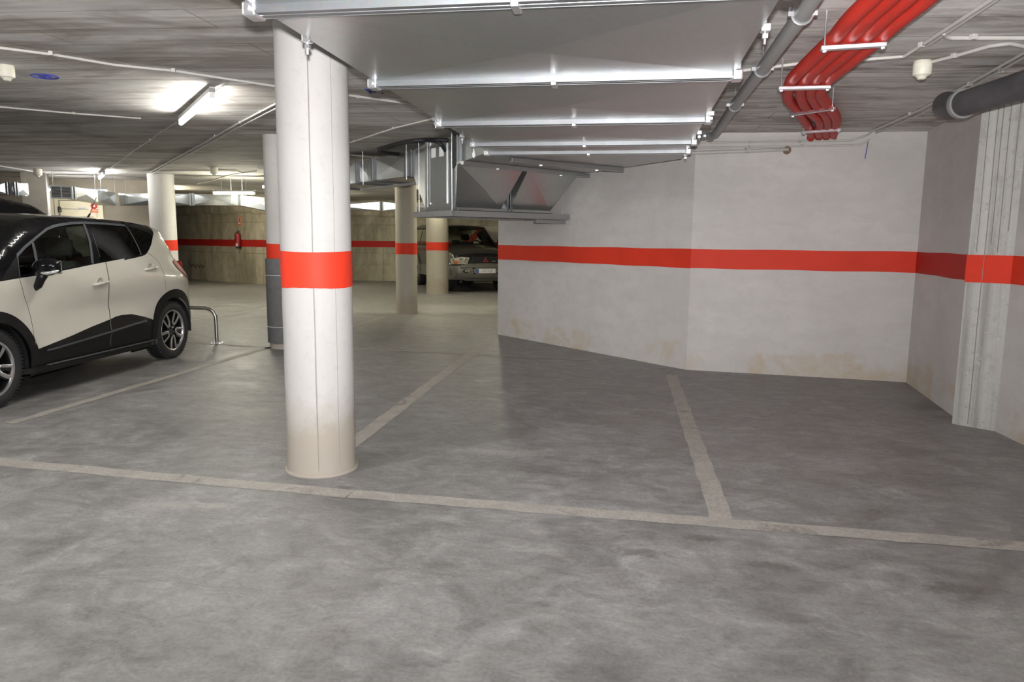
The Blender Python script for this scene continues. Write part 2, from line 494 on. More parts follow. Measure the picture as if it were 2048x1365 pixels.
LZ = [.0010]
def painted_line(a, b, w=.10, w2=None):
    LZ[0] += .0003
    a = Vector((a[0], a[1], 0)); b = Vector((b[0], b[1], 0))
    t = (b - a).normalized(); n = Vector((-t.y, t.x, 0))
    bm = BM(); w2 = w2 or w
    k = 40; L = []
    for i in range(k + 1):
        p = a.lerp(b, i / k); ww = w + (w2 - w) * i / k
        j = .004 * math.sin(i * 1.7) + .003 * random.uniform(-1, 1)
        L.append((bm.verts.new(p + n * (ww / 2 + j) + Vector((0, 0, LZ[0]))), bm.verts.new(p - n * (ww / 2 - j) + Vector((0, 0, LZ[0])))))
    for i in range(k): bm.faces.new((L[i][0], L[i][1], L[i + 1][1], L[i + 1][0]))
    return obj('painted_line', bm, M['line'], floor)

painted_line(P(-240, 903) + (P(-240, 903) - P(700, 988.5)).normalized() * 4, P(700, 988.5), .125)
painted_line(P(702, 988.7), P(2300, 1114), .125)
painted_line(P(1341.7, 747.6), P(1446, 1046), .115)
painted_line(P(991, 671), P(640, 937), .125)
painted_line(P(529, 697.5), P(20, 848), .095)
painted_line(P(700, 697), P(1195, 722), .055)
painted_line(P(300, 681), P(560, 697), .05)
painted_line(P(300, 655), P(560, 613), .07)
painted_line(P(300, 606), P(560, 614.5), .07)
painted_line(P(700, 655), P(770, 634), .07)
painted_line(P(700, 622), P(800, 632), .07)

# ceiling, following the slight fall of the slab
bm = BM()
xs = [-22, -4.5, 4, 12]; ys = [-9, 27]
lo = [[bm.verts.new((x, y, CZ(x))) for y in ys] for x in xs]
hi = [[bm.verts.new((x, y, CZ(x) + .3)) for y in ys] for x in xs]
for i in range(3):
    bm.faces.new((lo[i][0], lo[i][1], lo[i + 1][1], lo[i + 1][0])); bm.faces.new((hi[i][0], hi[i + 1][0], hi[i + 1][1], hi[i][1]))
for j in (0, 1):
    for i in range(3): bm.faces.new((lo[i][j], lo[i + 1][j], hi[i + 1][j], hi[i][j]))
for i in (0, 3): bm.faces.new((lo[i][0], lo[i][1], hi[i][1], hi[i][0]))
bmesh.ops.recalc_face_normals(bm, faces=bm.faces[:])
ceiling = struct('ceiling', bm, M['ceil'])

def wall(name, a, b, m, red=M['red'], h=2.62, th=.2, band=True, z0=0.0, ext=0.0):
    a = Vector((a[0], a[1], 0)); b = Vector((b[0], b[1], 0))
    t = (b - a).normalized(); n = Vector((-t.y, t.x, 0))
    if (Vector((0, 0, 0)) - a).dot(n) < 0: n = -n           # n looks at the room
    bm = BM(); q = [a, b, b - n * th, a - n * th]
    prism(bm, [(p.x, p.y) for p in q], z0, h)
    o = struct(name, bm, m)
    if band:
        bm = BM(); L = (b - a).length; k = max(2, int(L / .12)); top = []; bot = []
        f0 = []
        for i in range(k + 1):
            p = a + t * (L * i / k)
            w0 = .0025 * math.sin(i * .9 + a.x) ; w1 = .0025 * math.sin(i * .7 + b.x)
            f0.append([bm.verts.new(p + n * d + Vector((0, 0, z))) for d, z in ((.003, BZ0 + w0), (.003, BZ1 + w1), (-.01, BZ1 + w1), (-.01, BZ0 + w0))])
        for i in range(k):
            for j in range(4): bm.faces.new((f0[i][j], f0[i][(j + 1) % 4], f0[i + 1][(j + 1) % 4], f0[i + 1][j]))
        bm.faces.new(f0[0]); bm.faces.new(f0[-1]); bmesh.ops.recalc_face_normals(bm, faces=bm.faces[:])
        obj('red_band', bm, red, o)
    return o, n

wA0, wA1 = P(995, 669), P(1372, 740)
wB1 = P(1812, 765)
wC1 = Vector((2.645, 6.22, 0))
pL, pR = P(1903, 848), P(1994, 864)
wD0 = Vector((pR.x - .01, pR.y + .02, 0)); wD1 = Vector((2.86, 3.6, 0))
wallA, nA = wall('wall_center', wA0, wA1, M['plaster'])
wallB, nB = wall('wall_right', wA1, wB1, M['plaster'])
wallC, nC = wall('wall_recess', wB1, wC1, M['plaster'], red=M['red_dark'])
wall('wall_side', wD0, wD1, M['plaster'])
wall('wall_near', wD1, (3.0, -7.5), M['plaster'], band=False)
wall('wall_passage', (-1.66, 10.6), (-1.66, 23.2), M['tan'], band=False, th=.18)
wall('wall_back', (-20, -7.5), (3.2, -7.5), M['plaster'], band=False, h=2.7)
tA, tB = PD(-700, 480, 15.2), PD(336, 480, 16.6)
wallT, nT = wall('wall_left', tA, tB, M['tan'], band=False, h=2.7)
wall('wall_return', tB, PD(342, 480, 23.2), M['tan'], band=False, h=2.7)
F0, F1 = Vector((-15.6, 22.65, 0)), Vector((-10.0, 19.75, 0))
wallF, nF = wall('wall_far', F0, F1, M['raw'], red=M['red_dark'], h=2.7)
wall('wall_step', F1, (-9.3, 23.1), M['raw'], band=False, h=2.7)
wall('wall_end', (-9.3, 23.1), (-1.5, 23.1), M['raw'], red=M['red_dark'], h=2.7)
wall('wall_outer', (-20, 12), (-20, -7.5), M['tan'], band=False, h=2.7)

# rough lip of the first concrete lift along the far walls
def ledge(a, b, z0, z1, name='concrete_ledge'):
    a = Vector(a); b = Vector(b); t = (b - a).normalized(); n = Vector((-t.y, t.x, 0))
    if (-a).dot(n) < 0: n = -n
    bm = BM(); k = 40; R = []
    for i in range(k + 1):
        p = a.lerp(b, i / k); d = .06 + .03 * math.sin(i * .8) + .02 * random.random(); zz = z0 + .03 * math.sin(i * .5) + random.uniform(-.015, .015)
        R.append([bm.verts.new(p + n * q + Vector((0, 0, z))) for q, z in ((-.05, zz - .04), (d * .5, zz - .01), (d, zz + .05), (d * .8, z1), (-.05, z1))])
    for i in range(k):
        for j in range(4): bm.faces.new((R[i][j], R[i][j + 1], R[i + 1][j + 1], R[i + 1][j]))
    bmesh.ops.recalc_face_normals(bm, faces=bm.faces[:])
    return obj(name, bm, M['raw'], smooth=True)
l1 = ledge(F0, F1, 2.12, 2.64); l1['kind'] = 'structure'; l1.name = 'trim_1'
l2 = ledge((-9.3, 23.1, 0), (-1.9, 23.1, 0), 2.12, 2.64); l2['kind'] = 'structure'; l2.name = 'trim_2'
# black scrawl on the far wall
bm = BM()
pp = [PW(x, y, F0, F1, .006) for x, y in ((378, 523), (383, 534), (387, 529), (391, 536), (395, 529), (398, 535), (402, 530), (407, 536), (409, 531))]
tube(bm, pp, .012, 5)
tag(obj('wall_scrawl', bm, M['soot']), 'short black scrawl on the raw concrete far wall beside the white car', 'scrawl')

# ------------------------------------------------------------------ columns
def round_column(label, base, r, m, h=None, band=True, seam=False, flare=False, redm=M['red'], name='concrete_column', hide_from=None):
    t = thing(name, label, 'column', (base[0], base[1], 0))
    h = h or CZ(base[0]) + .03
    bm = BM(); prof = []
    if flare: prof = [(r + .016, 0), (r + .018, .008), (r + .014, .015), (r + .004, .018), (r + .002, .05)]
    else: prof = [(r + .004, 0)]
    nz = 30
    for i in range(nz + 1): prof.append((r * (1 + .003 * math.sin(i * 1.3)), .06 + (h - .06) * i / nz))
    lathe(bm, prof, 72)
    obj('shaft', bm, m, t, smooth=True, angle=50)
    if band:
        bm = BM(); n = 96; R = []
        for k in range(n):
            a = 2 * math.pi * k / n
            z0 = BZ0 + .003 * math.sin(3 * a) + random.uniform(-.0012, .0012); z1 = BZ1 + .003 * math.sin(2 * a + 1)
            R.append([bm.verts.new(((r * 1.004 + d) * math.cos(a), (r * 1.004 + d) * math.sin(a), z)) for d, z in ((.0, z0), (.0025, z0), (.0025, z1), (.0, z1))])
        for k in range(n):
            for j in range(3): bm.faces.new((R[k][j], R[(k + 1) % n][j], R[(k + 1) % n][j + 1], R[k][j + 1]))
        obj('red_band', bm, redm, t, smooth=True, angle=40)
    if seam:   # the spiral-tube formwork leaves vertical seams
        for ang, w, nm in ((seam, .004, 'formwork_seam'), (seam + .62, .002, 'formwork_seam')):
            bm = BM(); pts = []
            for i in range(25):
                z = .03 + (h - .06) * i / 24; a = ang + .004 * math.sin(i)
                pts.append(((r * 1.002) * math.cos(a), (r * 1.002) * math.sin(a), z))
            tube(bm, pts, w * .75, 6)
            obj(nm, bm, M['darkline'], t)
    return t

nb = P(645, 958); dirn = Vector((nb.x, nb.y, 0)).normalized(); RN = .203
cN = Vector((nb.x, nb.y, 0)) + dirn * (RN + .02)
round_column('large white round column with orange-red band, nearest the camera', cN, RN, M['col_near'], flare=True, seam=math.atan2(-dirn.y, -dirn.x) - .10)
b2 = P(573, 699); d2 = Vector((b2.x, b2.y, 0)).normalized(); c2 = Vector((b2.x, b2.y, 0)) + d2 * .2
t2 = round_column('round column wrapped in dark foam below its red band, behind the near column', c2, .2, M['col_white'])
bm = BM(); lathe(bm, [(.203, .07), (.222, .075), (.225, 1.11), (.222, 1.135), (.203, 1.14)], 48); obj('foam_wrap', bm, M['foam'], t2, smooth=True, angle=40)
for z in (.28, .93):
    bm = BM(); tube(bm, [(.2275 * math.cos(a * math.pi / 24), .2275 * math.sin(a * math.pi / 24), z) for a in range(49)], .004, 6); obj('tie', bm, M['white'], t2)
p3 = PD(328, 478, 14.9)
round_column('round column with red band standing just behind the ivory car tailgate', (p3.x, p3.y), .25, M['col_white'])
b4 = P(814, 629); d4 = Vector((b4.x, b4.y, 0)).normalized(); c4 = Vector((b4.x, b4.y, 0)) + d4 * .2
round_column('buff round column with red band under the metal air duct', c4, .2, M['col_far'])
b5 = P(875, 589); d5 = Vector((b5.x, b5.y, 0)).normalized(); c5 = Vector((b5.x, b5.y, 0)) + d5 * .27
round_column('wide buff round column with red band in front of the dark off-roader', c5, .285, M['col_far'])
# square pillar far left
ps = PD(79, 478, 15.0)
t = thing('square_column', 'plain square grey pillar left of the cream door', 'column', (ps.x, ps.y, 0), YAW + .45)
bm = BM(); box(bm, (0, 0, 1.33), (.44, .44, 2.66), bev=.012); obj('shaft', bm, simple('grey_square_pillar', (.34, .31, .27), .85, var=.1, scale=3), t)

# board-marked pilaster on the right
e = (pR - pL).normalized(); nn = Vector((-e.y, e.x, 0))
if nn.dot(pL) < 0: nn = -nn
pil = [pL, pR, pR + nn * .34 + e * .04, Vector((2.66, 6.24, 0))]
t = thing('concrete_pilaster', 'rough grey board-marked pillar built against the right wall', 'pillar', (0, 0, 0))
bm = BM(); prism(bm, [(p.x, p.y) for p in pil], 0, 2.488)
bmesh.ops.bevel(bm, geom=[ed for ed in bm.edges if abs((ed.verts[0].co - ed.verts[1].co).z) > 1], offset=.012, segments=2, affect='EDGES')
obj('shaft', bm, M['pilaster'], t)
bm = BM(); prism(bm, [tuple((p + d)[:2]) for p, d in zip(pil, (-nn * .004 - e * .004, -nn * .004 + e * .004, e * .004, -e * .004))], BZ0, BZ1); obj('red_band', bm, M['red'], t)
# vertical board fins cast into it
for i, f in enumerate((.18, .36, .47, .62, .80)):
    p = pL.lerp(pR, f) - nn * .002; bm = BM()
    z0 = (1.34, 0.02, 1.4, 1.34, 1.5)[i]
    tube(bm, [p + Vector((.002 * math.sin(z * 5), 0, z)) for z in [z0 + (2.5 - z0) * k / 10 for k in range(11)]], .0035, 5)
    obj('board_mark', bm, M['darkline'], t)

# blue marker line on the wall and marks on the ceiling
bm = BM(); tube(bm, [PW(1736, 284, wA1, wB1, .004), PW(1730, 318, wA1, wB1, .004)], .004, 5)
tag(obj('marker_line', bm, M['blue']), 'short blue marker line drawn on the wall under the conduits', 'mark')
bm = BM(); c = PC(90, 153, .003)
tube(bm, [c + Vector((.10 * math.cos(a), .085 * math.sin(a), 0)) for a in [k * math.pi / 16 for k in range(33)]], .006, 5)
for s in (-1, 1): tube(bm, [c + Vector((.02 * math.cos(a) + s * .024, .03 * math.sin(a), 0)) for a in [k * math.pi / 8 for k in range(17)]], .005, 5)
tag(obj('circled_mark', bm, M['blue']), 'blue circled figure 8 marked on the ceiling', 'mark')
bm = BM()
for a, b in (((730, 178), (760, 181)), ((730, 178), (742, 186)), ((738, 183), (752, 184)), ((764, 186), (766, 187))):
    tube(bm, [PC(*a, .003), PC(*b, .003)], .006, 5)
tag(obj('letter_mark', bm, M['blue']), 'blue letter F marked on the ceiling beside the near column', 'mark')

# ------------------------------------------------------------------ fluorescent fittings
def batten(label, a, b, glow, down=.075, light=None, group=None, wedge=True, name='fluorescent_light'):
    a = Vector(a); b = Vector(b); mid = (a + b) / 2; L = (b - a).length
    rz = math.atan2((b - a).y, (b - a).x)
    t = thing(name, label, 'light', (mid.x, mid.y, mid.z + down), rz, group)
    bm = BM(); box(bm, (0, 0, -.018), (L + .05, .05, .036), bev=.004); obj('housing', bm, M['frame_grey'], t)
    bm = BM(); cyl(bm, (-L / 2, 0, -down), (L / 2, 0, -down), .020, 16); obj('tube', bm, glow, t, smooth=True, angle=50)
    for s in (-1, 1):
        bm = BM(); box(bm, (s * (L / 2 + .012), 0, -down * .55), (.024, .04, down * 1.35), bev=.004); obj('lamp_holder', bm, M['white'], t)
    return t
WY = (1.0, .96, .80); WN = (1.0, .98, .93)
pa, pb = PC(362, 244, .10), PC(424, 196, .10)
batten('lit fluorescent tube on the ceiling above the ivory car, left of the near column', pa, pb, M['tube'], .065)
pa, pb = PC(199, 357, .10), PC(214, 343, .10)
batten('small distant lit fluorescent tube left of the column behind the ivory car', pa, pa + (pb - pa).normalized() * 1.2, M['tube'], .065)
q0, q1 = PD(428, 387, 15.0), PD(508, 387, 15.0); q0.z = q1.z = (q0.z + q1.z) / 2
tt = batten('lit fluorescent tube in front of the far air duct, above the extinguisher', q0, q1, M['tubey'], .065)
for s in (-.25, .25):
    bm = BM(); cyl(bm, (s, 0, 0), (s, 0, CZ(-8) - q0.z - .065), .004, 6); obj('hanger_rod', bm, M['frame_grey'], tt)
# unseen battens added outside the frame to brighten walls, ceiling and floor
k = 0
for (x, y, rz, pw) in ((-3.4, 1.9, .2, 1), (1.9, .7, -.1, 1), (-6.4, 1.4, 0, 1), (0, -3.6, 0, 1), (-8.5, 5.5, 0, 1)):
    dv = Vector((math.cos(rz + .7), math.sin(rz + .7), 0)) * .75; c = Vector((x, y, CZ(x) - .10))
    batten(('unseen added fluorescent batten over the driving aisle left of the camera', 'unseen added fluorescent batten over the aisle right of the camera', 'unseen added fluorescent batten at the left end of the aisle', 'unseen added fluorescent batten behind the camera', 'unseen added fluorescent batten beyond the ivory car')[k], c - dv, c + dv, M['tubel'] if -8 < x < -2 else M['tubea'], .065)
    k += 1
for i, (x, y) in enumerate(((-6.05, 13.5), (-4.75, 17.5), (-2.7, 14.5), (-8.6, 19.3), (-11.78, 17.35))):  # added behind columns and fan, out of sight, to light the far bays
    c = Vector((x, y, 2.53)); dv = Vector((x, y, 0)).normalized() * .75
    batten(('added fluorescent batten hidden behind the near column', 'unseen added fluorescent batten above the dark off-roader', 'added fluorescent batten hidden in the passage behind the fan box', 'added fluorescent batten by the far wall, hidden behind the near column', 'added fluorescent batten hidden behind the column by the ivory car')[i],
           c - dv, c + dv, M['tubef'], .065)

dl = PD(160, 480, 15.2); dt = (tB - tA).normalized()  # extra batten behind the duct, put in to brighten the cream door
a_ = Vector((dl.x, dl.y, 2.33)); batten('added fluorescent batten over the cream door, unseen behind the duct', a_ - dt * .6, a_ + dt * .6, M['tubea'], .05)
# ------------------------------------------------------------------ main air duct
DZ0, DZ1 = 2.2, 2.49
DXL, DXR = -1.32, .46
DY = [0.2, 1.25, 2.50, 3.72, 5.02, 6.12, 6.72]
main = thing('air_duct', 'large galvanised air duct running overhead from the camera to the fan box', 'duct', (-.43, 3.5, DZ0))
def par(o, t):
    o.parent = t; o.matrix_parent_inverse = Matrix.Translation(-t.location); return o
def duct_panel(y0, y1, nm='duct_section'):
    """box section with the diagonal cross-break pressed into its underside"""
    bm = BM(); g = .012
    x0, x1, a, b = DXL, DXR, y0 + g, y1 - g
    v = [bm.verts.new(p) for p in ((x0, a, DZ0), (x1, a, DZ0), (x1, b, DZ0), (x0, b, DZ0))]
    c = bm.verts.new(((x0 + x1) / 2, (a + b) / 2, DZ0 - .030))
    u = [bm.verts.new(p) for p in ((x0, a, DZ1), (x1, a, DZ1), (x1, b, DZ1), (x0, b, DZ1))]
    for i in range(4):
        bm.faces.new((v[i], v[(i + 1) % 4], c)); bm.faces.new((v[i], v[(i + 1) % 4], u[(i + 1) % 4], u[i]))
    bm.faces.new(u); bmesh.ops.recalc_face_normals(bm, faces=bm.faces[:])
    return par(obj(nm, bm, M['galv']), main)
for i in range(len(DY) - 1): duct_panel(DY[i], DY[i + 1])

def flange(y, xl=DXL, xr=DXR, skew=0.0):
    f = BM()
    for dy in (-.019, .019):
        box(f, ((xl + xr) / 2, y + dy, DZ0 - .012), (xr - xl + .06, .030, .036), bev=.005)
        for x in (xl - .014, xr + .014): box(f, (x, y + dy, (DZ0 + DZ1) / 2), (.028, .030, DZ1 - DZ0 + .03), bev=.004)
    for dy in (-.036, .036): box(f, ((xl + xr) / 2, y + dy, DZ0 - .026), (xr - xl + .04, .006, .010))
    o = par(obj('flange', f, M['galv_bright']), main)
    for x in (xl - .012, xr + .012):
        f = BM(); box(f, (x, y, DZ0 - .014), (.05, .082, .05), bev=.008)
        tube(f, [(x, y - .055, DZ0 - .014), (x, y + .055, DZ0 - .014)], .009, 8)
        par(obj('corner_bolt', f, M['zinc']), main)
    f = BM(); box(f, ((xl + xr) / 2 + .03, y, DZ0 - .036), (.028, .09, .02), bev=.003); par(obj('clip', f, M['zinc']), main)
for y in DY[1:]: flange(y)
# threaded hanger rods with their brackets
for (x, y) in ((DXL - .02, 2.95), (DXR + .02, 3.02), (DXL - .02, 4.95), (DXR + .02, 4.92), (DXR + .02, 5.75), (DXR + .02, 7.15), (DXL - .02, 5.75)):
    f = BM(); cyl(f, (x, y, DZ0 - .05), (x, y, CZ(x)), .005, 8)
    box(f, (x, y, DZ0 + .01), (.035, .04, .028), bev=.003); box(f, (x, y, DZ0 - .02), (.02, .02, .016))
    par(obj('hanger_rod', f, M['zinc']), main)
# the elbow that turns along the wall towards the fan
u1 = (wA0 - wA1).normalized(); g1 = Vector((.7, .71, 0)).normalized()
A = Vector((-2.05, 8.3, 0))
el = [Vector((DXL, DY[-1], 0)), Vector((DXR, DY[-1], 0)), Vector((DXR, 7.42, 0)), Vector((-.02, 8.12, 0)), Vector((-.72, 9.12, 0)), Vector((-1.80, 7.62, 0))]
f = BM(); prism(f, [(p.x, p.y) for p in el], DZ0, DZ1); par(obj('duct_elbow', f, M['galv']), main)
# stiffener rails under the elbow
for a, b in ((P(924, 322, 2.19), P(1178, 349, 2.19)), (P(1021, 316, 2.19), P(1245, 337, 2.19))):
    f = BM(); d = (b - a); rz = math.atan2(d.y, d.x)
    box(f, ((a + b) / 2 - Vector((0, 0, .018))), (d.length, .045, .045), rz, bev=.006)
    for k in (.25, .75): box(f, a.lerp(b, k) - Vector((0, 0, .045)), (.03, .03, .016))
    par(obj('support_rail', f, M['galv_dull']), main)
# twin vertical flange where the duct meets the fan casing
fa = Vector((-1.81, 7.60, 0)); fd = (Vector((DXL, DY[-1], 0)) - fa).normalized(); fn = Vector((-fd.y, fd.x, 0))
if fn.dot(fa) > 0: fn = -fn
f = BM()
for s in (.03, .13): box(f, fa + fd * s + fn * .015 + Vector((0, 0, (DZ0 + DZ1) / 2)), (.035, .03, DZ1 - DZ0 + .02), math.atan2(fd.y, fd.x), bev=.004)
par(obj('flange', f, M['galv_bright']), main)
f = BM(); box(f, fa + fd * .08 + fn * .012 + Vector((0, 0, DZ0 - .01)), (.16, .03, .03), math.atan2(fd.y, fd.x), bev=.004); par(obj('clip', f, M['zinc']), main)
for s in (.62,):
    p = fa + fd * s + fn * .02; f = BM(); cyl(f, p + Vector((0, 0, DZ0 - .02)), p + Vector((0, 0, CZ(p.x))), .005, 8); box(f, p + Vector((0, 0, DZ0 + .01)), (.03, .03, .04)); par(obj('hanger_rod', f, M['zinc']), main)
# black strap on the flange
f = BM(); tube(f, [PC(897, 259, .06), P(905, 263, 2.44), P(922, 270, 2.40)], .012, 6); par(obj('sealing_strip', f, M['rubber']), main)

# ------------------------------------------------------------------ fan casing with its hoods and support frame
w1 = g1                                  # along the near face, towards the wall
w2 = Vector((-.71, .70, 0)).normalized() # along the left face, away from the camera
FZ0, FZ1 = 1.735, 2.56
def fp(t_, s_, z): return A + w1 * t_ + w2 * s_ + Vector((0, 0, z))
fan = thing('fan_unit', 'galvanised fan casing hung from the ceiling at the end of the big duct', 'fan unit', (A.x, A.y, FZ0))
def fbox(nm, t0, t1, s0, s1, z0, z1, m, bev=0.0):
    f = BM(); c = (fp(t0, s0, z0) + fp(t1, s1, z1)) / 2
    box(f, c, (abs(t1 - t0), abs(s1 - s0), abs(z1 - z0)), math.atan2(w1.y, w1.x), bev=bev); return par(obj(nm, f, m), fan)
fbox('casing', 0, 1.45, 0, .62, FZ0, FZ1, M['galv_dull'])
for s0, s1 in ((-.006, .05), (.57, .626)): fbox('corner_post', -.008, .03, s0, s1, FZ0, FZ1, M['galv'], .004)
fbox('access_panel', -.010, .002, .12, .50, FZ0 + .10, FZ1 - .06, M['galv_dull'], .002)
for s in (.115, .505): fbox('panel_trim', -.013, .0, s - .005, s + .005, FZ0 + .08, FZ1 - .02, M['zinc'])
fbox('bottom_rail', -.012, .02, 0, .62, FZ0, FZ0 + .05, M['galv'])
for s in (.18, .36): fbox('sticker', -.0125, -.009, s, s + .10, FZ1 - .20, FZ1 - .09, M['paper'])
# hoods
def hood(nm, t0, t1, out_a, out_b):
    z0 = FZ0 + .03; z1 = DZ0 + .004
    a0, a1 = fp(t0, -.02, z0), fp(t1, -.02, z0)
    q = [a0, a1, fp(t1, .0, z1), fp(t0, .0, z1)]
    f = BM()
    bl, br = a0, a1
    tl, tr = Vector((out_a[0], out_a[1], z1)), Vector((out_b[0], out_b[1], z1))
    vb = [fp(t0, .0, z0), fp(t1, .0, z0), fp(t1, 0, z1), fp(t0, 0, z1)]
    vs = [f.verts.new(p) for p in (bl, br, tr, tl)]; vv = [f.verts.new(p) for p in vb]
    cc = f.verts.new((bl + br + tr + tl) / 4 + Vector((.0, -.008, -.016)))
    for i in range(4): f.faces.new((vs[i], vs[(i + 1) % 4], cc))
    f.faces.new((vs[0], vs[3], vv[3], vv[0])); f.faces.new((vs[1], vv[1], vv[2], vs[2])); f.faces.new((vs[3], vs[2], vv[2], vv[3])); f.faces.new((vs[0], vv[0], vv[1], vs[1])); f.faces.new(vv)
    bmesh.ops.recalc_face_normals(f, faces=f.faces[:])
    return par(obj(nm, f, M['galv']), fan)
pt = lambda x, y: tuple(P(x, y, DZ0)[:2])
hood('inlet_hood', .03, .67, (-1.83, 7.63), pt(1046, 341))
hood('inlet_hood', .80, 1.43, pt(1056, 341), pt(1156, 351))
for t_ in (.0, .735, .79): fbox('flange', t_, t_ + .035, -.05, .0, FZ0 + .01, FZ0 + (.47 if t_ == 0 else .26), M['galv_bright'], .004)
fbox('flange', .04, 1.46, -.045, -.01, FZ0 - .0, FZ0 + .035, M['galv'], .004)
# support frame below
fr = thing('support_frame', 'grey steel frame tray carrying the fan casing', 'frame', (A.x, A.y, FZ0 - .07))
def frbox(nm, t0, t1, s0, s1, z0, z1, m):
    f = BM(); c = (fp(t0, s0, z0) + fp(t1, s1, z1)) / 2
    box(f, c, (abs(t1 - t0), abs(s1 - s0), abs(z1 - z0)), math.atan2(w1.y, w1.x), bev=.004); return par(obj(nm, f, m), fr)
zt = FZ0 - .006; zb = FZ0 - .075
frbox('beam', -.05, 1.70, -.10, -.04, zb, zt, M['frame_grey'])
frbox('beam', -.05, 1.70, .66, .72, zb, zt, M['frame_grey'])
frbox('cross_beam', -.09, -.03, -.10, .80, zb, zt, M['frame_grey'])
frbox('cross_beam', 1.55, 1.62, -.04, .66, zb, zt, M['frame_grey'])
frbox('deck', -.03, 1.60, -.04, .66, zt - .02, zt, M['frame_grey'])
frbox('bracket', 1.22, 1.70, -.02, .05, zb - .05, zb - .001, M['frame_grey'])
for t_, s_ in ((-.05, -.07), (1.60, -.07), (-.05, .70), (1.60, .70)):
    f = BM(); cyl(f, fp(t_, s_, zb + .01), fp(t_, s_, CZ(-1.6)), .006, 8); par(obj('hanger_rod', f, M['zinc']), fr)

# branch duct leaving the fan to the left
br = thing('branch_duct', 'narrow galvanised duct leaving the fan casing towards the left', 'duct', tuple(fp(0, 1.2, 2.2)))
def bpar(nm, f, m): return par(obj(nm, f, m), br)
def ring(s, t0, t1, z0, z1): return [fp(t0, s, z0), fp(t1, s, z0), fp(t1, s, z1), fp(t0, s, z1)]
f = BM(); hull8(f, ring(.625, .0, 1.3, FZ0 + .02, FZ1 - .02) + ring(1.05, .06, .6, 2.2, 2.50)); bpar('transition', f, M['galv'])
secs = [1.10, 2.2, 2.75, 3.9, 5.0]
for i in range(4):
    f = BM(); s0, s1 = secs[i] + .012, secs[i + 1] - .012; a = ring(s0, .06, .6, 2.2, 2.5); b = ring(s1, .06, .6, 2.2, 2.5)
    va = [f.verts.new(p) for p in a]; vb = [f.verts.new(p) for p in b]
    cm = f.verts.new((a[0] + a[3] + b[0] + b[3]) / 4 - w1 * .014)
    for q in ((va[0], va[3]), (va[3], vb[3]), (vb[3], vb[0]), (vb[0], va[0])): f.faces.new((q[0], q[1], cm))
    f.faces.new((va[0], va[1], vb[1], vb[0])); f.faces.new((va[1], va[2], vb[2], vb[1])); f.faces.new((va[2], va[3], vb[3], vb[2])); f.faces.new(va); f.faces.new(vb)
    bmesh.ops.recalc_face_normals(f, faces=f.faces[:]); bpar('duct_section', f, M['galv'])
for s in (1.075, 1.22, 2.2, 2.72, 3.9):
    f = BM(); c = fp(.33, s, 2.35); rz = math.atan2(w1.y, w1.x)
    box(f, fp(.045, s, 2.35), (.03, .05, .33), rz, bev=.004); box(f, fp(.33, s, 2.19), (.58, .05, .03), rz, bev=.004); bpar('flange', f, M['galv_bright'])
for s in (1.15, 2.45, 3.6):
    f = BM(); cyl(f, fp(.02, s, 2.15), fp(.02, s, CZ(-3)), .005, 8); bpar('hanger_rod', f, M['zinc'])
f = BM(); box(f, (fp(.3, 1.9, 2.13)), (.04, 2.3, .03), math.atan2(w1.y, w1.x)); bpar('support_rail', f, M['frame_grey'])

# black sleeved cable looping out of the casing
f = BM()
loop = [P(897, 281, 2.52), P(870, 280, 2.52), P(835, 281, 2.50), P(800, 287, 2.50), P(770, 295, 2.48), P(756, 300, 2.47), P(768, 306, 2.46), P(800, 309, 2.50)]
tube(f, spline(loop, 6), .024, 10)
f2 = [P(862, 281, 2.52), P(875, 284, 2.50), P(884, 291, 2.46), P(890, 301, 2.42)]
hb = thing('sleeved_cable', 'thick black sleeved cable looping beside the fan casing', 'cable', tuple(loop[0]))
par(obj('sleeve', f, M['rubber'], smooth=True), hb)
f = BM(); tube(f, spline(f2, 5), .022, 10); par(obj('cable_tail', f, M['rubber'], smooth=True), hb)

# ------------------------------------------------------------------ far ducts
def flat_duct(label, secs, m=M['galv_mirror'], depth=.35, name='air_duct', grille=None):
    """secs: list of (px, ytop, ybot, cam_depth) seen on its near face"""
    t = None
    pts = []
    for x, y0, y1, d in secs:
        a = PD(x, y0, d); b = PD(x, y1, d); b.x, b.y = a.x, a.y; pts.append((a, b))
    t = thing(name, label, 'duct', tuple(pts[0][1]))
    for i in range(len(pts) - 1):
        (a0, b0), (a1, b1) = pts[i], pts[i + 1]
        e_ = (a1 - a0); e_.z = 0; e_.normalize(); n_ = Vector((-e_.y, e_.x, 0))
        if n_.dot(a0) < 0: n_ = -n_
        f = BM(); g = e_ * .012
        fr_ = [b0 + g, b1 - g, a1 - g, a0 + g]; bk = [p + n_ * depth for p in fr_]
        vf = [f.verts.new(p) for p in fr_]; vk = [f.verts.new(p) for p in bk]; cm = f.verts.new(sum(fr_, Vector()) / 4 - n_ * .02)
        for k in range(4): f.faces.new((vf[k], vf[(k + 1) % 4], cm)); f.faces.new((vf[k], vf[(k + 1) % 4], vk[(k + 1) % 4], vk[k]))
        f.faces.new(vk); bmesh.ops.recalc_face_normals(f, faces=f.faces[:])
        par(obj('duct_section', f, m if not isinstance(m, list) else m[i]), t)
        if i > 0:
            f = BM(); L = (a0 - b0).length
            for s in (-.03, .03): box(f, (a0 + b0) / 2 + e_ * s - n_ * .012, (.03, .03, L + .03), math.atan2(e_.y, e_.x))
            par(obj('flange', f, M['galv_bright']), t)
    for a0, b0 in pts[:: max(1, len(pts) - 1)]:
        q_ = a0.lerp(sum((p[0] for p in pts), Vector()) / len(pts), .12); f = BM(); cyl(f, (q_.x, q_.y, b0.z + .05), (q_.x, q_.y, CZ(q_.x)), .004, 6); par(obj('hanger_rod', f, M['frame_grey']), t)
    return t, pts
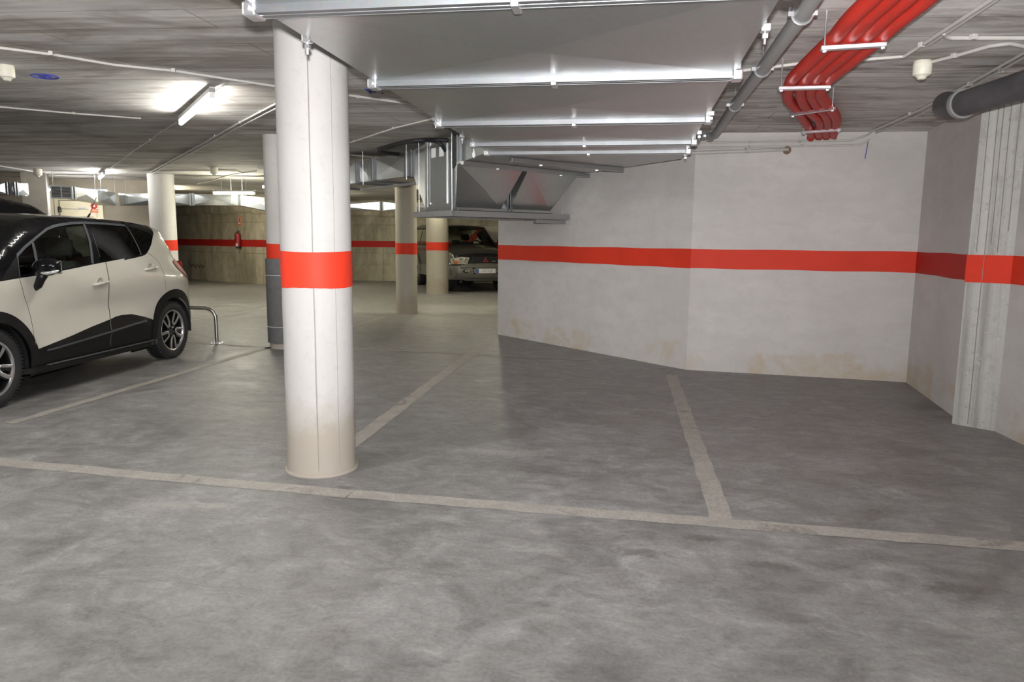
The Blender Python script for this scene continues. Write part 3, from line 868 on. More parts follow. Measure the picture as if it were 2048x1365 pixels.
far1, fp1 = flat_duct('shiny far air duct above the far wall, left of the near column', [(236, 387, 411, 15.6), (384, 388, 410, 15.6), (476, 389, 411, 15.4)])
far1b, _ = flat_duct('galvanised duct elbow dropping between the far tube light and the padded column', [(480, 391, 411, 15.3), (560, 398, 427, 15.6)], m=M['galv'])
far2, _ = flat_duct('dark zinc duct piece right of the ventilation grille', [(200, 380, 403, 14.6), (232, 386, 411, 15.4)], m=M['galv_dull'])
far3, p3_ = flat_duct('galvanised duct with a black ventilation grille above the cream door', [(100, 370, 396, 13.8), (146, 375, 397, 14.0), (196, 380, 405, 14.4)], m=M['galv'])
f = BM(); a, b = P3 = (PD(102, 383, 13.72), PD(143, 386, 13.9)); e_ = (b - a); e_.z = 0; L = e_.length; e_.normalize(); rz = math.atan2(e_.y, e_.x)
mid = (a + b) / 2
box(f, mid, (L, .03, .20), rz); par(obj('grille', f, M['vent_dark']), far3)
f = BM()
for k in (-1, 0, 1): box(f, mid + e_ * (k * L / 2), (.02, .045, .24), rz)
for k in (-1, 1): box(f, mid + Vector((0, 0, k * .11)), (L, .045, .02), rz)
par(obj('grille_frame', f, M['galv_bright']), far3)
f = BM()
for k in range(9): box(f, mid + Vector((0, 0, -.09 + k * .0225)), (L, .036, .004), rz)
par(obj('louvre', f, M['frame_grey']), far3)
far4, _ = flat_duct('shiny air duct at the far left edge, before the square pillar', [(-60, 362, 388, 13.6), (16, 365, 388, 13.8), (30, 366, 390, 13.8), (57, 367, 391, 14.1)], m=[M['galv_mirror'], M['galv_dull'], M['galv_dull']])
far5, _ = flat_duct('shiny far air duct behind the buff columns, under the ceiling', [(560, 401, 420, 17.5), (763, 404, 421, 17.5), (900, 405, 423, 17.5)])
for x, y0, y1, d in ((48, 362, 391, 13.8), (27, 362, 388, 13.7), (181, 370, 402, 14.2)):
    pass

# ------------------------------------------------------------------ conduits
def run(label, pts, r=.010, clips=(), m=None, name='conduit', cat='conduit', n=8, smooth_n=0, group=None):
    pts = [Vector(p) for p in pts]
    t = thing(name, label, cat, tuple(pts[0]), 0, group)
    f = BM(); tube(f, spline(pts, smooth_n) if smooth_n else pts, r, n); par(obj('pipe', f, m or M['conduit'], smooth=True, angle=60), t)
    for c in clips:
        c = Vector(c); f = BM(); box(f, c + Vector((0, 0, r * .2)), (r * 2.6, r * 2.6, r * 2.8), .4, bev=r * .3); par(obj('clip', f, M['conduit']), t)
    return t
pc = lambda *l, d=.014: [PC(x, y, d) for x, y in l]
run('grey conduit crossing the ceiling above the ivory car towards the near column', pc((-700, 12), (-60, 88), (105, 109), (230, 130), (350, 142), (540, 171), (700, 191), (830, 209)), .0105, pc((102, 107), (347, 141), (495, 165), (716, 194)))
run('thinner conduit on the ceiling left of the lit tube', pc((-700, 150), (-60, 207), (0, 214), (148, 227), (282, 237)), .009, pc((147, 227)))
run('cable from the conduit down to the near fluorescent tube', pc((495, 168), (452, 166), (440, 178), (420, 190)), .006, pc((450, 168)))
run('cable running on from the near tube towards the far tube', pc((352, 246), (322, 264), (300, 281), (266, 303), (214, 342)), .006, pc((322, 264), (300, 279), (281, 292), (265, 303)))
run('pair of conduits descending left behind the near column, upper one', pc((560, 203), (470, 250), (400, 290), (300, 345)), .009, pc((520, 224), (480, 245), (430, 272)))
run('lower conduit of the pair descending left behind the near column', pc((560, 212), (470, 258), (402, 296), (300, 350)), .009)
run('conduit along the ceiling above the far left alarm', pc((-400, 292), (0, 332), (66, 343)), .012)
run('long conduit across the ceiling above the far column', pc((84, 340), (200, 345), (330, 341), (420, 341)), .010)
run('white cable from the far alarm to the junction box', pc((436, 340), (470, 341), (484, 346), (515, 342)), .012)
run('white cable sagging left from the junction box', pc((484, 346), (450, 353), (425, 362), (395, 368)), .012)
run('conduit from the near column up to the duct edge', pc((690, 288), (708, 283), (786, 257), (900, 229)), .0095, pc((708, 283), (786, 257)))
run('short conduit on the ceiling above the branch duct', pc((690, 309), (765, 317)), .010, pc((762, 317)))
# right bay
run('light grey conduit passing behind the red hoses', pc((1455, 145), (1530, 136), (1600, 127), (1730, 119), (1808, 113), (1848, 88), (2010, -18)), .011, pc((1843, 90),))
run('second conduit beside it rising to the top right corner', pc((1860, 88), (1990, 2), (2040, -32)), .010)
run('horizontal conduit at the top right edge', pc((1888, 66), (1892, 74), (1905, 76), (2100, 76)), .012, pc((1947, 74)))
run('conduit from the right alarm to the frame edge', pc((1862, 124), (1910, 112), (1980, 92), (2020, 87), (2080, 100)), .011, pc((1908, 112)))
cA = pc((2110, 66), (2048, 106), (1935, 170), (1840, 220), (1745, 262))
wp = lambda x, y, o=.012: PW(x, y, wA1, wB1, o)
run('upper conduit of the pair along the slab edge and right wall', cA + [wp(1735, 270), wp(1703, 281), wp(1500, 284), wp(1375, 286)], .0095, pc((1940, 168), (1875, 202), (1820, 228)) + [wp(1600, 283), wp(1500, 284)])
cB = pc((2110, 74), (2048, 115), (1938, 177), (1843, 227), (1748, 268))
run('lower conduit of the pair along the slab edge and right wall', cB + [wp(1736, 282), wp(1722, 289), wp(1700, 291), wp(1500, 294), wp(1375, 296)], .0095, pc((2002, 142), (1943, 176), (1880, 208)) + [wp(1605, 292), wp(1500, 294)])
t = run('rusty-ended grey pipe ending in the right wall below the conduits', [wp(1385, 306, .03), wp(1500, 302, .03), wp(1574, 299, .03), wp(1577, 301, -.02)], .018, [wp(1495, 302, .03)])
f = BM(); c = wp(1574, 301, .004)
for k in range(1): tube(f, [c + nB * d for d in (-.01, .022)], .04, 20)
par(obj('rusty_collar', f, M['rust']), t)

# grey pvc pipe
zp = .13
t = thing('drain_pipe', 'mid grey plastic pipe on clamps between the big duct and the red hoses', 'pipe', tuple(PC(1605, 28, zp)))
pts = [PC(1680, -90, zp), PC(1605, 28, zp), PC(1525, 138, zp), PC(1470, 210, zp), PC(1431, 268, zp - .02)]
f = BM(); tube(f, pts, .038, 20); par(obj('pipe', f, M['pvc'], smooth=True, angle=50), t)
f = BM(); tube(f, [PC(1433, 265, zp - .02), PC(1428, 270, zp - .02), PC(1412, 273, zp - .02), PC(1370, 277, zp - .02)], .032, 16); par(obj('bend', f, M['pvc'], smooth=True, angle=50), t)
dv = (pts[0] - pts[3]).normalized()
for x, y in ((1605, 28), (1525, 138), (1470, 210), (1420, 272)):
    c = PC(x, y, zp); f = BM(); s = Vector((-dv.y, dv.x, 0)).normalized()
    tube(f, [c + (s * math.cos(a) + Vector((0, 0, 1)) * math.sin(a)) * .044 for a in [k * math.pi / 12 for k in range(25)]], .006, 6)
    for k in (-1, 1): cyl(f, c + s * .055 * k + Vector((0, 0, -.01)), c + s * .055 * k + Vector((0, 0, .03)), .006, 6); box(f, c + s * .05 * k, (.025, .02, .02))
    cyl(f, c + Vector((0, 0, .04)), c + Vector((0, 0, zp + .02)), .005, 6)
    par(obj('pipe_clamp', f, M['zinc']), t)

# four red hoses and their hangers
HZ = lambda k: 2.385 + (0.04 * k)
def hz(y): return .125 if y < 200 else .125 - .055 * min(1, (y - 200) / 70)
def zoom7(X, Y): return (1500 + X / 5.12, 60 + Y / 5.12)
H = [
 [(1820, -75), (1745, -5), (1700, 38), zoom7(850, 90), zoom7(640, 290), zoom7(450, 480), zoom7(408, 560), zoom7(385, 660), zoom7(412, 740), zoom7(480, 810), zoom7(535, 900), zoom7(605, 1000), zoom7(628, 1075)],
 [(1850, -72), (1780, -5), (1735, 36), zoom7(985, 110), zoom7(770, 300), zoom7(585, 480), zoom7(530, 560), zoom7(520, 650), zoom7(548, 740), zoom7(610, 830), zoom7(690, 900), zoom7(720, 955), zoom7(700, 1020), zoom7(708, 1072)],
 [(1885, -70), (1815, -5), (1770, 34), zoom7(1110, 130), zoom7(895, 315), zoom7(690, 490), zoom7(632, 570), zoom7(632, 660), zoom7(690, 770), zoom7(775, 860), zoom7(800, 950), zoom7(778, 1025), zoom7(782, 1072)],
 [(1922, -68), (1855, -5), (1806, 34), zoom7(1240, 150), zoom7(1010, 340), zoom7(805, 500), zoom7(728, 590), zoom7(725, 660), zoom7(780, 750), zoom7(858, 850), zoom7(885, 920), zoom7(870, 990), zoom7(855, 1030), zoom7(855, 1070)],
]
for i, h in enumerate(H):
    pts = [PC(x, y, hz(y)) for x, y in h]
    pts.append(pts[-1] + Vector((0, .03, -.03)))
    sp_ = spline(pts, 22)
    # resample evenly for the corrugation
    L = [0.0]
    for a, b in zip(sp_, sp_[1:]): L.append(L[-1] + (b - a).length)
    step = .011; out = []; j = 0; s = 0
    while s < L[-1]:
        while j < len(L) - 2 and L[j + 1] < s: j += 1
        out.append(sp_[j].lerp(sp_[j + 1], (s - L[j]) / max(1e-6, L[j + 1] - L[j]))); s += step
    f = BM(); tube(f, out, .038, 14, radf=lambda k: .0385 if k % 2 else .0365)
    o = obj('corrugated_hose', f, M['hose'], smooth=True)
    tag(o, ('red corrugated hose on the ceiling, leftmost of the bundle of four', 'red corrugated hose on the ceiling, second from left in the bundle', 'red corrugated hose on the ceiling, third from left in the bundle', 'red corrugated hose on the ceiling, rightmost of the bundle of four')[i], 'hose', 'red hoses on the right ceiling')
for i, ((x0, y0), (x1, y1), lab) in enumerate((((1641, 97), (1773, 92), 'zinc bracket across the red hoses, nearest the camera'), ((1556, 177), (1661, 177), 'zinc bracket across the red hoses, second from the camera'), ((1580, 230), (1670, 218), 'tilted zinc bracket across the red hoses, third from the camera'), ((1603, 265), (1682, 261), 'zinc bracket across the hose ends at the wall'))):
    dz = hz(y0) + .055
    a, b = PC(x0, y0, dz), PC(x1, y1, dz)
    b.z = a.z
    t = thing('hose_bracket', lab, 'bracket', tuple((a + b) / 2), 0, 'brackets under the red hoses')
    f = BM(); d = b - a; box(f, (a + b) / 2, (d.length, .034 if i < 2 else .026, .022), math.atan2(d.y, d.x), bev=.004); par(obj('rail', f, M['zinc']), t)
    for k in (.06, .94):
        p = a.lerp(b, k); f = BM(); cyl(f, p - Vector((0, 0, .022)), Vector((p.x, p.y, CZ(p.x))), .0045, 8); box(f, p - Vector((0, 0, .014)), (.018, .018, .012)); par(obj('hanger_rod', f, M['zinc']), t)

# big dark pipe top right
t = thing('waste_pipe', 'thick dark plastic pipe with an elbow in the top right corner', 'pipe', tuple(P(1960, 195, 2.33)))
pts = [P(2200, 118, 2.33), P(2048, 170, 2.33), P(1960, 197, 2.33), P(1922, 209, 2.33)]
f = BM(); tube(f, pts, .083, 28); par(obj('pipe', f, M['darkpvc'], smooth=True, angle=50), t)
e0 = pts[-1]; dd = (pts[-1] - pts[-2]).normalized()
f = BM(); tube(f, spline([e0 + dd * -.02, e0 + dd * .04, e0 + dd * .085 + Vector((0, .04, .012)), e0 + dd * .09 + Vector((.015, .11, .03)), e0 + dd * .07 + Vector((.02, .20, .045))], 6), .089, 28); par(obj('elbow', f, M['darkpvc'], smooth=True, angle=60), t)
f = BM(); tube(f, [e0 + dd * -.035, e0 + dd * .0], .097, 28); par(obj('collar', f, M['pvc'], smooth=True, angle=50), t)

# alarms / detectors
def alarm(label, c, s=1.0, rough=M['cream'], group='ceiling alarms'):
    t = thing('ceiling_alarm', label, 'alarm', (c.x, c.y, CZ(c.x)), .3, group)
    f = BM(); lathe(f, [(0, .002), (.050 * s, .002), (.051 * s, -.01), (.054 * s, -.018), (.054 * s, -.078 * s), (.050 * s, -.086 * s), (0, -.086 * s)], 28); obj('body', f, rough, t, smooth=True, angle=35)
    f = BM(); lathe(f, [(.044 * s, -.085 * s), (.030 * s, -.095 * s), (.024 * s, -.108 * s), (.014 * s, -.112 * s), (0, -.112 * s)], 20); obj('sounder', f, rough, t, smooth=True, angle=35)
    f = BM(); box(f, (0, 0, -.112 * s), (.018 * s, .018 * s, .004)); obj('slot', f, M['frame_grey'], t)
alarm('cream round alarm on the ceiling right of the red hoses', PC(1846, 122, .0), 1.0)
alarm('cream round alarm on the ceiling at the left edge', PC(12, 131, 0), 1.0)
alarm('small distant alarm on the ceiling left of the far tube light', PC(75, 338, 0), 1.35)
alarm('small distant alarm on the ceiling between the far column and the near column', PC(428, 335, 0), 1.25)
for (x, y, lab) in ((523, 334, 'small white junction box on the ceiling left of the padded column'), (531, 374, 'tiny white box under the ceiling right of the far lit tube')):
    c = PC(x, y, .02) if y < 350 else PD(x, y, 16)
    f = BM(); box(f, (0, 0, 0), (.12, .08, .07), bev=.01); o = tag(obj('junction_box', f, M['white']), lab, 'box'); o.location = c

# ------------------------------------------------------------------ extinguisher, signs, door
c = PW(476, 480, F0, F1, .09)
t = thing('fire_extinguisher', 'red fire extinguisher hanging on the far concrete wall', 'extinguisher', (c.x, c.y, c.z - .26))
f = BM(); lathe(f, [(0, 0), (.075, 0), (.078, .01), (.078, .07)], 24); obj('base_ring', f, M['black'], t, smooth=True, angle=40)
f = BM(); lathe(f, [(.076, .06), (.078, .07), (.078, .38), (.066, .43), (.03, .455), (.018, .47), (0, .47)], 24); obj('cylinder', f, M['extred'], t, smooth=True, angle=40)
f = BM(); lathe(f, [(.018, .46), (.02, .50), (0, .51)], 12); box(f, (.02, -.01, .52), (.10, .02, .015)); box(f, (.03, -.01, .495), (.08, .02, .01)); tube(f, spline([(0, 0, .49), (-.07, -.01, .46), (-.09, -.02, .36), (-.085, -.02, .2)], 6), .009, 8); obj('valve_and_hose', f, M['black'], t)
f = BM(); box(f, (.0, -.079, .11), (.06, .006, .09)); obj('label', f, M['paper'], t)
def wall_sign(label, cat, pts, a, b, parts, name):
    """parts: (name, x0,y0,x1,y1, material, lift)"""
    c = PW(pts[0], pts[1], a, b, .01); t = thing(name, label, cat, tuple(c))
    for nm, x0, y0, x1, y1, m, lift in parts:
        q = [PW(x, y, a, b, .008 + lift) for x, y in ((x0, y1), (x1, y1), (x1, y0), (x0, y0))]
        n_ = (q[1] - q[0]).cross(q[3] - q[0]).normalized()
        if n_.dot(q[0] - Vector((0, 0, HC))) < 0: n_ = -n_
        f = BM(); hull8(f, q + [p + n_ * .006 for p in q]); par(obj(nm, f, m), t)
    return t
wall_sign('small red fire extinguisher sign above the extinguisher', 'sign', (478, 441), F0, F1,
          [('plate', 475, 433, 482, 451, M['signor'], 0), ('pictogram', 476.2, 434.5, 480.6, 444.5, M['white'], .004), ('pictogram', 477.3, 435.5, 479.6, 443.8, M['signred'], .008), ('text_strip', 476, 446, 481, 448, M['white'], .004)], 'extinguisher_sign')
# cream garage service door
d = empty('door_1', tuple(PW(155, 470, tA, tB, .03))); d['kind'] = 'structure'
def dpanel(nm, x0, y0, x1, z1, z0, m, off, th):
    a = PW(x0, 470, tA, tB, off); b = PW(x1, 470, tA, tB, off); n_ = nT
    q = [Vector((a.x, a.y, z0)), Vector((b.x, b.y, z0)), Vector((b.x, b.y, z1)), Vector((a.x, a.y, z1))]
    f = BM(); hull8(f, q + [p - n_ * th for p in q]); return par(obj(nm, f, m), d)
zt_ = 2.24
dpanel('door_frame', 100, 0, 209, zt_ + .12, 0, M['door'], .05, .05)
dpanel('door_leaf', 124, 0, 196, zt_ - .08, .02, M['door'], .075, .03)
dpanel('shadow_gap', 122, 0, 124, zt_ - .06, 0, M['door_line'], .08, .03)
dpanel('shadow_gap', 122, 0, 198, zt_ - .06, zt_ - .08, M['door_line'], .08, .03)
dpanel('shadow_gap', 112, 0, 113.2, zt_ - .02, 0, M['door_line'], .055, .01)
dpanel('shadow_gap', 124, 0, 180, zt_ - .25, zt_ - .262, M['door_line'], .08, .01)
dpanel('shadow_gap', 124, 0, 190, zt_ - .42, zt_ - .435, M['door_line'], .08, .01)
# letter B on the door frame
cu = bpy.data.curves.new('letter', 'FONT'); cu.body = 'B'; cu.size = .17; cu.extrude = .004; cu.align_x = 'CENTER'
me_o = bpy.data.objects.new('tmp_letter', cu); C.objects.link(me_o)
dg = bpy.context.evaluated_depsgraph_get(); me = bpy.data.meshes.new_from_object(me_o.evaluated_get(dg)); bpy.data.objects.remove(me_o)
me.materials.clear(); me.materials.append(M['black'])
lt = bpy.data.objects.new('letter_b', me); C.objects.link(lt)
p_ = PW(119.5, 424, tA, tB, .11); lt.location = p_
lt.rotation_euler = (math.pi / 2, 0, math.atan2(nT.y, nT.x) + math.pi / 2); lt.scale = (1.0, 1.0, 1)
tag(lt, 'black letter B on the frame of the cream door', 'letter')
wall_sign('orange and white no-entry style sign on the cream door', 'sign', (188, 415), tA, tB,
          [('plate', 181, 407, 196, 427, M['paper'], .07), ('text_strip', 181, 419, 196, 421.5, M['signor'], .076), ('text_strip', 181, 422.5, 196, 425.5, M['signor'], .076)], 'warning_sign')
f = BM(); c = PW(188, 412, tA, tB, .085); e_ = Vector((-nT.y, nT.x, 0))
tube(f, [c + (e_ * math.cos(a) + Vector((0, 0, 1)) * math.sin(a)) * .05 for a in [k * math.pi / 12 for k in range(25)]], .022, 8)
s_ = [o for o in C.objects if o.name == 'warning_sign'][0]; par(obj('red_ring', f, M['signred']), s_)
wall_sign('small cream notice plate in the middle of the cream door', 'sign', (163, 417), tA, tB, [('plate', 154, 413.5, 173, 420.5, M['cream'], .07), ('text_strip', 157, 416.6, 170, 417.4, M['frame_grey'], .076)], 'door_notice')

# hoop barrier behind the ivory car
hp = P(434, 688); t = thing('hoop_barrier', 'bent steel tube hoop barrier behind the ivory car', 'barrier', (hp.x, hp.y, 0), math.radians(2))
hh = .47; pts = [(0, 0, .0), (0, 0, hh - .14)]
for k in range(1, 7): a = k * math.pi / 12; pts.append((-.14 + .14 * math.cos(a), 0, hh - .14 + .14 * math.sin(a)))
pts += [(-.14 - .9, 0, hh)]
for k in range(1, 7): a = math.pi / 2 + k * math.pi / 12; pts.append((-1.04 + .14 * math.cos(a), 0, hh - .14 + .14 * math.sin(a)))
pts.append((-1.18, 0, 0))
f = BM(); tube(f, pts, .024, 16); obj('tube', f, M['steel'], t, smooth=True, angle=60)
for x in (0, -1.18):
    f = BM(); box(f, (x, 0, .005), (.14, .12, .01), bev=.003)
    for sx in (-.05, .05):
        for sy in (-.04, .04): cyl(f, (x + sx, sy, .01), (x + sx, sy, .03), .009, 6)
    obj('base_plate', f, M['zinc'], t)
f = BM(); tube(f, [P(530, 697, .006), P(545, 695.5, .006)], .012, 6); tag(obj('cable_stub', f, M['rubber']), 'short black strip lying on the floor by the padded column', 'strip')
# ------------------------------------------------------------------ vehicles
def smooth01(t): t = max(0.0, min(1.0, t)); return t * t * (3 - 2 * t)
def pip(p, poly):
    x, y = p; c = False; j = len(poly) - 1
    for i in range(len(poly)):
        xi, yi = poly[i]; xj, yj = poly[j]
        if (yi > y) != (yj > y) and x < (xj - xi) * (y - yi) / (yj - yi) + xi: c = not c
        j = i
    return c
def subdiv(poly, step, closed=True):
    out = []; n = len(poly)
    for i in range(n if closed else n - 1):
        a = poly[i]; b = poly[(i + 1) % n]; L = math.hypot(b[0] - a[0], b[1] - a[1]); k = max(1, int(L / step))
        for q in range(k): out.append((a[0] + (b[0] - a[0]) * q / k, a[1] + (b[1] - a[1]) * q / k))
    if not closed: out.append(poly[-1])
    return out
def stroke(path, w):
    """thin closed polygon along a path"""
    L = []; R = []
    for i, p in enumerate(path):
        a = path[max(0, i - 1)]; b = path[min(len(path) - 1, i + 1)]
        dx, dy = b[0] - a[0], b[1] - a[1]; l = math.hypot(dx, dy) or 1
        L.append((p[0] - dy / l * w / 2, p[1] + dx / l * w / 2)); R.append((p[0] + dy / l * w / 2, p[1] - dx / l * w / 2))
    return L + R[::-1]
def catmull2(pts, n=5):
    return [(v.x, v.y) for v in spline([(p[0], p[1], 0) for p in pts], n)]

class Car:
    def __init__(s, root, sil_top, sil_bot, plan, tumble, rr):
        s.root = root; s.top = sil_top; s.sil = sil_top + sil_bot; s.plan = plan; s.tumble = tumble; s.rr = rr
    def dist(s, x, z):
        best = 9; 
        for i in range(len(s.top) - 1):
            ax, az = s.top[i]; bx, bz = s.top[i + 1]; dx, dz = bx - ax, bz - az
            t = max(0, min(1, ((x - ax) * dx + (z - az) * dz) / (dx * dx + dz * dz + 1e-9)))
            d = math.hypot(x - ax - dx * t, z - az - dz * t)
            if d < best: best = d
        return best
    def W(s, x, z):
        w = s.plan(x, z) - s.tumble(x, z)
        r = s.rr(x, z); d = s.dist(x, z) if r > 0 else 9
        if d < r: w -= r - math.sqrt(max(0, r * r - (r - d) ** 2))
        return w
    def sides(s, regions, holes, step=.055):
        verts = []; edges = []
        def addpoly(poly, closed=True):
            b = len(verts); n = len(poly); verts.extend(Vector(p) for p in poly)
            for i in range(n if closed else n - 1): edges.append((b + i, b + (i + 1) % n))
        sil = subdiv(s.sil, .04); addpoly(sil)
        regs = [(nm, [tuple(p) for p in poly], m, off) for nm, poly, m, off in regions]
        for nm, poly, m, off in regs: addpoly(subdiv(poly, .04))
        hs = [subdiv(h, .03) for h in holes]
        for h in hs: addpoly(h)
        x0 = min(p[0] for p in sil); x1 = max(p[0] for p in sil); z0 = min(p[1] for p in sil); z1 = max(p[1] for p in sil)
        i = 0; x = x0
        while x < x1:
            z = z0 + (step / 2 if i % 2 else 0)
            while z < z1:
                if pip((x, z), sil): verts.append(Vector((x, z)))
                z += step
            x += step * .87; i += 1
        # denser rows just inside the shoulder
        for d in (.012, .03, .055):
            pth = subdiv(s.top, .05, False)
            for k in range(1, len(pth) - 1):
                a = pth[k - 1]; b = pth[k + 1]; dx, dz = b[0] - a[0], b[1] - a[1]; l = math.hypot(dx, dz) or 1
                for sg in (1, -1):
                    q = (pth[k][0] - dz / l * d * sg, pth[k][1] + dx / l * d * sg)
                    if pip(q, sil): verts.append(Vector(q))
        co, ed, fa, *_ = geometry.delaunay_2d_cdt(verts, edges, [], 0, 1e-4)
        keep = []
        for f in fa:
            c = (sum(co[i].x for i in f) / 3, sum(co[i].y for i in f) / 3)
            if not pip(c, sil): continue
            if any(pip(c, h) for h in hs): continue
            g = 'body'
            for k, (nm, poly, m, off) in enumerate(regs):
                if pip(c, poly): g = k
            keep.append((f, g))
        wv = [s.W(c.x, c.y) for c in co]
        nrm = [Vector() for _ in co]
        for f, g in keep:
            p = [Vector((co[i].x, wv[i], co[i].y)) for i in f]
            n = (p[1] - p[0]).cross(p[2] - p[0])
            if n.y < 0: n = -n
            for i in f: nrm[i] += n
        for i, c in enumerate(co):
            if nrm[i].length > 0: nrm[i].normalize()
        s.parts = {}
        for side in (1, -1):
            groups = {}
            for f, g in keep: groups.setdefault(g, []).append(f)
            for g, fs in groups.items():
                nm, m, off = ('body_panel', s.paint, 0) if g == 'body' else (regs[g][0], regs[g][2], regs[g][3])
                used = {}; vs = []; ns = []; polys = []
                for f in fs:
                    idx = []
                    for i in f:
                        if i not in used:
                            used[i] = len(vs); nn_ = Vector((nrm[i].x, nrm[i].y * side, nrm[i].z))
                            vs.append((co[i].x + nrm[i].x * off, side * (wv[i] + nrm[i].y * off), co[i].y + nrm[i].z * off)); ns.append(nn_)
                        idx.append(used[i])
                    a, b, c = (Vector(vs[k]) for k in idx)
                    if (b - a).cross(c - a).y * side < 0: idx.reverse()
                    polys.append(idx)
                me = bpy.data.meshes.new(nm); me.from_pydata(vs, [], polys); me.materials.append(m)
                for p in me.polygons: p.use_smooth = True
                me.update()
                try: me.normals_split_custom_set_from_vertices(ns)
                except Exception: pass
                o = bpy.data.objects.new(nm, me); C.objects.link(o); o.parent = s.root
                s.parts.setdefault(nm, []).append(o)
    def loft(s, nm, path, m, crown, tmax=1.0, n=14, lift=0.0, closed_w=None):
        """strip over the top between the two shoulders along path [(x,z)]"""
        f = BM(); R = []
        path = subdiv(path, .07, False)
        for i, (x, z) in enumerate(path):
            a = path[max(0, i - 1)]; b = path[min(len(path) - 1, i + 1)]
            dx, dz = b[0] - a[0], b[1] - a[1]; l = math.hypot(dx, dz) or 1
            nx, nz = -dz / l, dx / l          # path runs rear -> front over the top: normal is up/back/front outward
            w = s.W(x, z); cr = crown(x, z) if callable(crown) else crown
            row = []
            for j in range(n + 1):
                t = (-1 + 2 * j / n) * tmax
                k = cr * (1 - abs(t) ** 2.2) + lift
                row.append(f.verts.new((x + nx * k, w * t, z + nz * k)))
            R.append(row)
        for i in range(len(R) - 1):
            for j in range(n): f.faces.new((R[i][j], R[i][j + 1], R[i + 1][j + 1], R[i + 1][j]))
        bmesh.ops.recalc_face_normals(f, faces=f.faces[:])
        return obj(nm, f, m, s.root, smooth=True)

